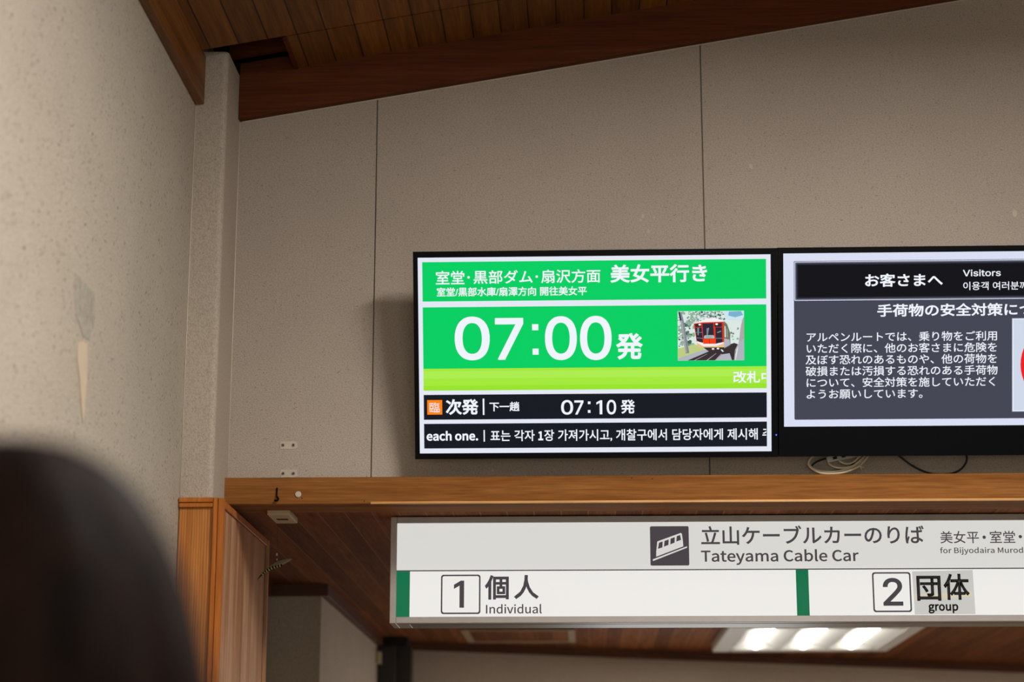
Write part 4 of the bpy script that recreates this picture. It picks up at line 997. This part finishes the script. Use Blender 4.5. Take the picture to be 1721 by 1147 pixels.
pg([(499, 290), (694, 222), (702, 232), (709, 290), (711, 330), (488, 412), (489, 370)], M_SIGN_UP, 3)
for q in ([(513, 300), (543, 290), (540, 338), (503, 349)], [(558, 286), (593, 274), (590, 318), (553, 332)], [(608, 268), (643, 256), (641, 300), (605, 314)], [(659, 248), (687, 239), (694, 278), (655, 292)]):
    pg(q, INKS, 4)
pg([(459, 433), (742, 330), (742, 341), (462, 446)], M_SIGN_UP, 3)
f.line('立山ケーブルカーのりば', 1177.9, 884.6, 916.6, 1552.6, INKS, 3, 0.016)
f.line('Tateyama Cable Car', 1177.9, 924.6, 950.6, 1443.2, INKS, 3, 0.006)
f.line('美女平', 1579.6, 893.2, 914.0, 1645.0, INKS, 3, 0.008)
f.line('室堂', 1662.8, 892.6, 913.2, 1706.0, INKS, 3, 0.008)
for px, py in ((1654.0, 903.6), (1714.7, 902.6)):
    f.disc(*f.at(px, py), 0.0052, INKS, 3, 14)
f.line('for Bijyodaira Murodo', 1579.6, 920.4, 933.4, 1728.8, INKS, 3, 0.004)
f.line('黒部ダム', 1725.4, 892.2, 912.8, 1812.0, INKS, 3, 0.008)
face = f.mb.build('face_panel', sign)
face.matrix_parent_inverse = Matrix.Translation(-L_)
face.matrix_world = Ms

# the paper notice stuck beside the boxed 2
M_PAPER = glow('translucent_paper', (192, 191, 186), 1.0, 0.06)
M_TAPE = glow('yellowed_tape', (206, 194, 168), 1.0, 0.06)
M_PAPER_INK = plain('paper_print', (34, 31, 34), 0.6, var=0.02)
Mp = Matrix.Translation((SX0, SY + 0.0012, SZ0))
f = Face(Mp)
cn = [f.at(*p) for p in ((1533.0, 961.2), (1634.6, 958.4), (1639.6, 1032.6), (1537.8, 1033.4))]
f.mb.prism([(x, z) for x, z in cn], 0.0, 0.0009, M_PAPER)
tp = [f.at(*p) for p in ((1536.8, 999.6), (1634.0, 994.6), (1634.6, 1003.2), (1537.4, 1009.0))]
f.poly(tp, M_TAPE, 1)
f.line('団', 1539.6, 968.4, 1010.6, 1581.4, M_PAPER_INK, 2, 0.022)
f.line('体', 1584.6, 965.0, 1009.2, 1629.2, M_PAPER_INK, 2, 0.022)
f.line('group', 1560.0, 1016.0, 1032.0, 1610.8, M_PAPER_INK, 2, 0.012)
pn = f.mb.build('paper_notice')
pn.matrix_world = Mp
tag(pn, 'pale grey paper notice reading group stuck beside the boxed 2 on the sign', 'notice')

# ================================================================ things on the low ceiling
M_TUBE = glow('fluorescent_tube', (255, 250, 238), 12.0, 0.5)
M_LOUVRE = plain('grey_louvre', (196, 194, 190), 0.4, 0.2, var=0.03)
fx0, fx1, fy0, fy1, zb_ = 0.625, 1.505, 3.20, 4.46, 2.40
lamp = thing('ceiling_light', 'square white ceiling light with three glowing tubes behind the sign', 'light', ((fx0 + fx1) / 2, (fy0 + fy1) / 2, zb_))
lc = lamp.location


def lbox(m_, x0, x1, y0, y1, z0, z1, mat, bev=0.0):
    m_.box(x0 - lc.x, x1 - lc.x, y0 - lc.y, y1 - lc.y, z0 - lc.z, z1 - lc.z, mat, bev, 1)


ix0, ix1, iy0, iy1 = 0.715, 1.425, 3.30, 4.34
mb = MB()
for (a, b_, c, d) in ((fx0, ix0, fy0, fy1), (ix1, fx1, fy0, fy1)):
    lbox(mb, a, b_, c, d, zb_, ZC, M_WHITE, 0.006)
for (c, d) in ((fy0, iy0), (iy1, fy1)):
    lbox(mb, ix0 + 0.0003, ix1 - 0.0003, c, d, zb_, ZC, M_WHITE, 0.006)
mb.build('frame', lamp)
mb = MB()
pw = (ix1 - ix0) / 3
for k in range(3):
    c = ix0 + pw * (k + 0.5) - lc.x
    hw = pw / 2 - 0.0005
    ya, yb = iy0 - lc.y + 0.001, iy1 - lc.y - 0.001
    for sgn in (-1, 1):
        mb.face([(c + sgn * hw, ya, 0.003), (c + sgn * hw, yb, 0.003), (c + sgn * 0.03, yb, 0.044), (c + sgn * 0.03, ya, 0.044)], M_REFL)
    mb.face([(c - 0.03, ya, 0.044), (c + 0.03, ya, 0.044), (c + 0.03, yb, 0.044), (c - 0.03, yb, 0.044)], M_REFL)
    for yy in (ya, yb):
        mb.face([(c - hw, yy, 0.003), (c + hw, yy, 0.003), (c + 0.03, yy, 0.044), (c - 0.03, yy, 0.044)], M_REFL)
mb.build('reflector', lamp)
for k in range(3):
    mb = MB()
    c = ix0 + pw * (k + 0.5) - lc.x
    mb.tube([(c, iy0 - lc.y + 0.03, 0.018), (c, iy1 - lc.y - 0.02, 0.018)], 0.017, M_TUBE, 12)
    mb.build('tube', lamp)

vent = thing('ceiling_vent', 'rectangular brown grille set in the low ceiling left of the ceiling light', 'vent', (-0.335, 3.98, ZC))
M_VENT = wood('vent_frame_wood', (148, 122, 92), (164, 138, 106), (176, 150, 118), 'x', 0.6)
mb = MB()
for (a, b_, c, d) in ((-0.27, -0.235, -0.31, 0.31), (0.235, 0.27, -0.31, 0.31), (-0.235, 0.235, -0.31, -0.275), (-0.235, 0.235, 0.265, 0.31)):
    mb.box(a, b_, c, d, -0.014, 0.0, M_VENT, 0.002, 1)
mb.build('vent_frame', vent)
mb = MB()
for k in range(3):
    a = -0.234 + k * 0.157
    mb.box(a, a + 0.153, -0.274, 0.264, -0.008, 0.0, M_CEIL_LOW)
mb.build('vent_panel', vent)

box_ = thing('ceiling_sensor', 'small ivory box with a dark slot on the low ceiling by the beam', 'sensor', (-0.925, 0.16, ZC))
mb = MB()
mb.box(-0.034, 0.034, -0.088, 0.088, -0.019, 0.0, M_IVORY, 0.004, 2)
mb.build('cover', box_)
mb = MB()
mb.box(-0.017, 0.017, -0.012, 0.012, -0.0198, -0.0185, M_DARK)
mb.build('slot', box_)

sw = thing('junction_box', 'small cream box on the side wall at the far dark corner post', 'box', (-1.04, 4.17, 2.342))
mb = MB()
mb.box(0.0, 0.022, -0.14, 0.06, -0.028, 0.030, M_IVORY, 0.003, 2)
mb.build('cover', sw)
mb = MB()
mb.tube([(0.010, -0.02, 0.030), (0.010, -0.02, 0.055), (0.022, -0.02, 0.082), (0.040, -0.02, 0.09), (0.052, -0.02, 0.107)], 0.006, M_WHITE, 8)
mb.build('conduit', sw)

# ================================================================ small things on and above the beam
hook = thing('wall_hook', 'small black metal hook screwed to the left end of the wooden beam', 'hook', (-0.912, -0.0455, 2.466))
mb = MB()
mb.tube([(0, -0.002, 0.026), (0, -0.004, 0.0), (0.002, -0.007, -0.004)], 0.0022, M_BLACK, 8)
mb.build('shaft', hook)
mb = MB()
mb.tube([(0.002, -0.006, -0.002), (0.006, -0.010, -0.009), (0.004, -0.012, -0.014), (-0.002, -0.010, -0.014), (-0.005, -0.006, -0.012)], 0.0028, M_BLACK, 8)
mb.build('hook_end', hook)
mb = MB()
mb.tube([(0, -0.0453, 0), (0, -0.0475, 0), (0, -0.0482, 0)], [0.0092, 0.0092, 0.0075], M_PALE_PUTTY, 20)
o = mb.build('round_sticker', None, (-0.849, 0, 2.472))
tag(o, 'round off-white button stuck on the beam right of the black hook', 'sticker')
for x, z in ((-0.838, 2.461), (-0.654, 2.451), (0.13, 2.515), (0.19, 2.512)):
    mb = MB()
    mb.tube([(x, -0.0448, z), (x, -0.0459, z)], 0.0019, M_DARK, 8)
    mb.build('nail_hole', bm_)

# cables under the second screen
CY_ = -0.045


def cab(m_, pts, r, mat):
    """a smooth run through the points"""
    P = [Vector(p) for p in pts]
    out = []
    for i in range(len(P) - 1):
        p0, p1, p2, p3 = P[max(i - 1, 0)], P[i], P[i + 1], P[min(i + 2, len(P) - 1)]
        for k in range(8):
            t = k / 8
            out.append(0.5 * ((2 * p1) + (p2 - p0) * t + (2 * p0 - 5 * p1 + 4 * p2 - p3) * t * t + (3 * p1 - p0 - 3 * p2 + p3) * t ** 3))
    out.append(P[-1])
    m_.tube(out, r, mat, 8)


def at_y(px, py, y):
    d = ray(px, py)
    p = CAM_POS + d * ((y - CAM_POS.y) / d.y)
    return p.x, y, max(p.z, 2.5275)


YB, YS, YK = -0.029, -0.017, -0.0075        # cream loops, power strip, black cables


cw = thing('cable_bundle', 'tied loop of cream cable hanging below the second screen onto the beam', 'cable', (0.72, -0.03, 2.53))


def rel(o, pts):
    return [tuple(Vector(p) - o.location) for p in pts]


mb = MB()
cab(mb, rel(cw, [at_y(1372, 764, YB), at_y(1362, 771, YB), at_y(1359, 781, YB), at_y(1366, 789, YB), at_y(1380, 795.5, YB), at_y(1400, 797.5, YB), at_y(1420, 794, YB), at_y(1440, 786, YB), at_y(1454, 774, YB), at_y(1460, 764, YB)]), 0.0034, M_CABLE)
cab(mb, rel(cw, [at_y(1366, 766, YB + 0.006), at_y(1360, 776, YB + 0.006), at_y(1364, 786, YB + 0.006), at_y(1378, 792, YB + 0.006), at_y(1402, 793, YB + 0.006), at_y(1426, 788, YB + 0.006), at_y(1446, 777, YB + 0.006), at_y(1454, 764, YB + 0.006)]), 0.0032, M_CABLE)
cab(mb, rel(cw, [at_y(1392, 779, YB + 0.001), at_y(1402, 785, YB + 0.001), at_y(1418, 787, YB + 0.001), at_y(1436, 782, YB + 0.001), at_y(1450, 770, YB + 0.001), at_y(1456, 764, YB + 0.001)]), 0.0030, M_CABLE)
cab(mb, rel(cw, [at_y(1410, 775, YB - 0.001), at_y(1422, 780, YB - 0.001), at_y(1434, 777, YB - 0.001), at_y(1446, 766, YB - 0.001)]), 0.0030, M_CABLE)
mb.build('loop', cw)
mb = MB()
cab(mb, rel(cw, [at_y(1442, 781, YB - 0.007), at_y(1445, 784, YB - 0.007), at_y(1448, 789, YB - 0.007)]), 0.0016, M_CABLE)
cab(mb, rel(cw, [at_y(1443, 782, YB - 0.007), at_y(1448, 785, YB - 0.007), at_y(1452, 786.5, YB - 0.007)]), 0.0012, M_CABLE)
mb.build('cable_tie', cw)
ps = thing('power_strip', 'cream power strip tucked in the cable loop below the second screen', 'power strip', (0, 0, 0))
a, b_ = Vector(at_y(1390, 775.5, YS)), Vector(at_y(1446, 764, YS))
ps.location = a
dd = (b_ - a)
ang = math.atan2(dd.z, dd.x)
ps.rotation_euler = (0, -ang, 0)
mb = MB()
mb.box(0, dd.length, -0.005, 0.005, -0.006, 0.012, M_WHITE, 0.002)
mb.build('strip_body', ps)
mb = MB()
for k in range(3):
    mb.box(0.018 + k * 0.026, 0.030 + k * 0.026, -0.0058, -0.0045, 0.0, 0.008, M_DARK)
mb.build('sockets', ps)
mb = MB()
cab(mb, [at_y(1388, 771, YK), at_y(1372, 777, YK), at_y(1365, 785, YK), at_y(1380, 793, YK), at_y(1412, 790, YK), at_y(1430, 783, YK), at_y(1440, 770, YK), at_y(1442, 764, YK)], 0.0026, M_CABLE_BK)
tag(mb.build('cable'), 'thin black cable woven through the cream cable loop', 'cable')
mb = MB()
cab(mb, [at_y(1506, 762, YK), at_y(1514, 769, YK), at_y(1530, 781, YK), at_y(1550, 791.5, YK), at_y(1568, 797, YK), at_y(1585, 797.5, YK), at_y(1602, 795.5, YK), at_y(1615, 789, YK), at_y(1623, 779, YK), at_y(1625, 770, YK), at_y(1623, 760, YK)], 0.0029, M_CABLE_BK)
tag(mb.build('cable'), 'black cable sagging in a single wide loop below the second screen', 'cable')

# hanging ornament beside the panelling
M_LEAF = plain('grey_paper_wing', (168, 164, 150), 0.7)
M_STRIPE = plain('pale_yellow_band', (200, 190, 120), 0.6)
M_STALK = plain('brown_stalk', (70, 48, 30), 0.7)
M_TAG = plain('white_tag', (226, 222, 212), 0.6, var=0.02)
OY = 0.35


def oy(px, py):
    d = ray(px, py)
    p = CAM_POS + d * ((OY - CAM_POS.y) / d.y)
    return Vector((p.x, OY, p.z))


orn = thing('hanging_ornament', 'small leaf-shaped ornament with a banded tail hanging by a thread beside the panelling', 'ornament', oy(465, 945))
rl = lambda p: p - orn.location
mb = MB()
mb.tube([rl(oy(465, 945)), rl(Vector((oy(465, 945).x, OY, ZC)))], 0.00025, M_STALK, 6)
mb.build('thread', orn)
mb = MB()
c0 = rl(oy(465.5, 932.5))
mb.box(c0.x - 0.0022, c0.x + 0.0022, c0.y - 0.001, c0.y + 0.001, c0.z - 0.0042, c0.z + 0.0042, M_TAG, 0.0004, 1)
c0 = rl(oy(465.4, 941))
mb.box(c0.x - 0.0014, c0.x + 0.0014, c0.y - 0.001, c0.y + 0.001, c0.z - 0.003, c0.z + 0.003, M_TAG, 0.0004, 1)
mb.build('clip', orn)
mb = MB()
top = [oy(450, 954), oy(458, 949), oy(466, 944), oy(476, 941), oy(484, 940), oy(491, 939.6)]
low = [oy(451, 955.5), oy(459, 952.5), oy(467, 950), oy(474, 948.5), oy(482, 945), oy(491, 940.4)]
prev = None
for i, (a, b_) in enumerate(zip(top, low)):
    wv = [0.002, 0.012, 0.018, 0.018, 0.011, 0.001][i]
    row = [mb.bm.verts.new(rl(b_) + Vector((0, -wv, 0))), mb.bm.verts.new(rl(a)), mb.bm.verts.new(rl(b_) + Vector((0, wv, 0))), mb.bm.verts.new(rl(a.lerp(b_, 0.65)))]
    if prev:
        for k in range(4):
            fc = mb.bm.faces.new((prev[k], row[k], row[(k + 1) % 4], prev[(k + 1) % 4]))
            fc.material_index = mb.mi(M_LEAF)
    else:
        mb.bm.faces.new(row)
    prev = row
mb.bm.faces.new(list(reversed(prev)))
bmesh.ops.recalc_face_normals(mb.bm, faces=mb.bm.faces)
mb.build('wing', orn)
mb = MB()
path = [oy(432.5, 975), oy(437, 969.5), oy(442, 964.5), oy(447, 960.5), oy(453, 957), oy(460, 954), oy(467, 952), oy(474, 950.5)]
fine_ = []
for i in range(len(path) - 1):
    for k in range(3):
        fine_.append(path[i].lerp(path[i + 1], k / 3))
fine_.append(path[-1])
for i in range(len(fine_) - 1):
    t = i / (len(fine_) - 1)
    r = 0.0012 + 0.0035 * math.sin(min(1, t * 1.1) * math.pi * 0.75)
    mt = M_STALK if t < 0.2 else (M_STRIPE if i % 2 else M_BLACK)
    mb.tube([rl(fine_[i]), rl(fine_[i].lerp(fine_[i + 1], 0.97))], [r, r * 1.03], mt, 8)
mb.build('tail', orn)

# ================================================================ the person in front, seen from behind
PXX, PYY = -0.386, -4.55
person = thing('person', 'person seen from behind with dark brown bobbed hair, in the near lower corner', 'person', (PXX, PYY, 0))
M_SKIN = plain('skin', (196, 150, 122), 0.55, var=0.05)
M_HAIR, nt, b = new_mat('dark_brown_hair')
v = coords(nt, (55, 55, 4))
n = nd(nt, 'ShaderNodeTexNoise', i_Scale=1.0, i_Detail=4.0)
nt.links.new(v, n.inputs['Vector'])
nt.links.new(ramp(nt, n.outputs[0], [(0.3, lin((8, 5, 4))), (0.7, lin((36, 20, 12)))]), b.inputs['Base Color'])
b.inputs['Roughness'].default_value = 0.7
b.inputs['Specular IOR Level'].default_value = 0.06
bp = nd(nt, 'ShaderNodeBump', i_Strength=0.6, i_Distance=0.004)
nt.links.new(n.outputs[0], bp.inputs['Height'])
nt.links.new(bp.outputs[0], b.inputs['Normal'])
M_COAT = plain('navy_coat', (40, 44, 58), 0.85)
M_TROUS = plain('charcoal_trousers', (50, 48, 48), 0.85)
M_SHOE = plain('brown_shoe', (60, 42, 32), 0.5)
M_EYE = plain('eye_white', (230, 226, 220), 0.3, var=0.02)
M_IRIS = plain('dark_iris', (36, 24, 18), 0.3)
M_LIPS = plain('lips', (168, 96, 88), 0.5)


def limb(m_, pts, mat):
    """tapered limb with rounded ends; pts = (x, y, z, radius)"""
    m_.tube([p[:3] for p in pts], [p[3] for p in pts], mat, 14)
    for p in pts:
        m_.ball(p[:3], (p[3],) * 3, mat, 14, 10)


def fuse(o, voxel, smooth=6):
    r_ = o.modifiers.new('fuse', 'REMESH')
    r_.mode = 'VOXEL'
    r_.voxel_size = voxel
    r_.use_smooth_shade = True
    s_ = o.modifiers.new('smooth', 'SMOOTH')
    s_.iterations = smooth
    s_.factor = 0.5
    return o


# body: head with a face towards the screens (+y), neck, trunk, arms with hands, legs - one continuous surface
mb = MB()
mb.ball((0, 0.000, 1.648), (0.076, 0.094, 0.098), M_SKIN, 24, 16)
mb.ball((0, 0.026, 1.590), (0.060, 0.066, 0.075), M_SKIN, 20, 14)
mb.ball((0, 0.062, 1.543), (0.026, 0.022, 0.020), M_SKIN)
mb.ball((0, 0.098, 1.610), (0.013, 0.018, 0.013), M_SKIN)
limb(mb, [(0, 0.088, 1.652, 0.009), (0, 0.100, 1.614, 0.011)], M_SKIN)
for s in (-1, 1):
    mb.ball((s * 0.077, -0.004, 1.622), (0.010, 0.020, 0.032), M_SKIN)
    mb.ball((s * 0.040, 0.064, 1.606), (0.020, 0.018, 0.018), M_SKIN)
    mb.ball((s * 0.030, 0.078, 1.664), (0.024, 0.014, 0.008), M_SKIN)
limb(mb, [(0, -0.018, 1.60, 0.052), (0, -0.022, 1.50, 0.053), (0, -0.02, 1.43, 0.065)], M_SKIN)
mb.ball((0, -0.01, 1.28), (0.165, 0.105, 0.19), M_SKIN)
mb.ball((0, 0.0, 1.08), (0.135, 0.095, 0.16), M_SKIN)
mb.ball((0, -0.005, 0.93), (0.165, 0.115, 0.13), M_SKIN)
for s in (-1, 1):
    limb(mb, [(s * 0.06, -0.02, 1.435, 0.048), (s * 0.165, -0.02, 1.395, 0.052), (s * 0.200, -0.03, 1.14, 0.040), (s * 0.205, 0.0, 1.07, 0.036), (s * 0.210, 0.05, 0.86, 0.026)], M_SKIN)
    mb.ball((s * 0.211, 0.062, 0.805), (0.017, 0.038, 0.048), M_SKIN)
    for k, ln in enumerate((0.068, 0.078, 0.073, 0.056)):
        fy = 0.092 - k * 0.021
        limb(mb, [(s * 0.211, fy, 0.775, 0.0092), (s * 0.208, fy + 0.004, 0.775 - ln * 0.55, 0.0085), (s * 0.200, fy + 0.003, 0.775 - ln, 0.0075)], M_SKIN)
    limb(mb, [(s * 0.208, 0.088, 0.825, 0.011), (s * 0.200, 0.112, 0.795, 0.0098), (s * 0.196, 0.118, 0.765, 0.0085)], M_SKIN)
    limb(mb, [(s * 0.085, 0.0, 0.92, 0.088), (s * 0.090, 0.005, 0.50, 0.056), (s * 0.092, -0.012, 0.34, 0.053), (s * 0.095, -0.01, 0.09, 0.036)], M_SKIN)
    limb(mb, [(s * 0.096, -0.03, 0.045, 0.034), (s * 0.100, 0.06, 0.032, 0.032), (s * 0.104, 0.14, 0.024, 0.024)], M_SKIN)
fuse(mb.build('body', person), 0.0055, 5)

for s in (-1, 1):
    mb = MB()
    mb.ball((s * 0.031, 0.0805, 1.648), (0.0125, 0.008, 0.0075), M_EYE, 14, 10)
    mb.ball((s * 0.031, 0.0865, 1.648), (0.0052, 0.0028, 0.0052), M_IRIS, 12, 8)
    mb.build('eye', person)
mb = MB()
mb.ball((0, 0.0875, 1.5785), (0.023, 0.006, 0.0045), M_LIPS, 14, 8)
mb.ball((0, 0.0865, 1.5715), (0.019, 0.006, 0.0050), M_LIPS, 14, 8)
mb.build('mouth', person)

# bobbed hair: rings from the crown down, drawn in round the face on the far side
prof = [(1.7605, 0.0), (1.7595, 0.022), (1.756, 0.038), (1.748, 0.056), (1.736, 0.072), (1.720, 0.086), (1.700, 0.099), (1.678, 0.111), (1.650, 0.122), (1.620, 0.131), (1.590, 0.139), (1.555, 0.142), (1.520, 0.139), (1.490, 0.126), (1.475, 0.108)]
mb = MB()
NA = 72
rings = []
for z, r in prof:
    ring = []
    for k in range(NA):
        a = 2 * math.pi * k / NA
        x, y = math.cos(a), math.sin(a)
        depth = 1.06 if y < 0 else 1.0
        q = r * (1 + 0.018 * math.sin(9 * a + 14 * z) + 0.012 * math.sin(23 * a - 9 * z))
        X, Y = q * x, q * y * depth - 0.010
        if z < 1.705 and y > 0.30:                       # the face stays free
            t = min(1.0, (1.705 - z) / 0.02) * min(1.0, (y - 0.30) / 0.25)
            Y = Y * (1 - t) + min(Y, 0.020) * t
        ring.append(mb.bm.verts.new((X, Y, z)))
    rings.append(ring)
hi = mb.mi(M_HAIR)
for A, B in zip(rings[:-1], rings[1:]):
    for k in range(NA):
        fc = mb.bm.faces.new((A[k], B[k], B[(k + 1) % NA], A[(k + 1) % NA]))
        fc.smooth = True
        fc.material_index = hi
bmesh.ops.remove_doubles(mb.bm, verts=mb.bm.verts, dist=0.0002)
bmesh.ops.recalc_face_normals(mb.bm, faces=mb.bm.faces)
hr = mb.build('hair', person)
sd = hr.modifiers.new('shell', 'SOLIDIFY')
sd.thickness = 0.012
sd.offset = -1

# clothes
mb = MB()
mb.ball((0, -0.01, 1.28), (0.185, 0.125, 0.20), M_COAT)
mb.ball((0, 0.0, 1.06), (0.165, 0.122, 0.20), M_COAT)
mb.ball((0, -0.005, 0.88), (0.190, 0.142, 0.16), M_COAT)
limb(mb, [(0, -0.022, 1.475, 0.060), (0, -0.02, 1.42, 0.078)], M_COAT)
for s in (-1, 1):
    limb(mb, [(s * 0.05, -0.02, 1.430, 0.062), (s * 0.168, -0.02, 1.395, 0.066), (s * 0.205, -0.03, 1.14, 0.054), (s * 0.208, 0.0, 1.07, 0.050), (s * 0.210, 0.046, 0.875, 0.040)], M_COAT)
fuse(mb.build('coat', person), 0.010, 8)
mb = MB()
for s in (-1, 1):
    limb(mb, [(s * 0.085, 0.0, 0.90, 0.102), (s * 0.090, 0.005, 0.50, 0.074), (s * 0.093, -0.012, 0.34, 0.070), (s * 0.096, -0.01, 0.10, 0.060)], M_TROUS)
fuse(mb.build('trousers', person), 0.010, 6)
for s in (-1, 1):
    mb = MB()
    limb(mb, [(s * 0.096, -0.04, 0.048, 0.046), (s * 0.100, 0.06, 0.044, 0.045), (s * 0.104, 0.15, 0.036, 0.036)], M_SHOE)
    mb.box(s * 0.100 - 0.044, s * 0.100 + 0.044, -0.08, 0.185, 0.0, 0.022, M_SHOE, 0.006)
    fuse(mb.build('shoe', person), 0.006, 4)
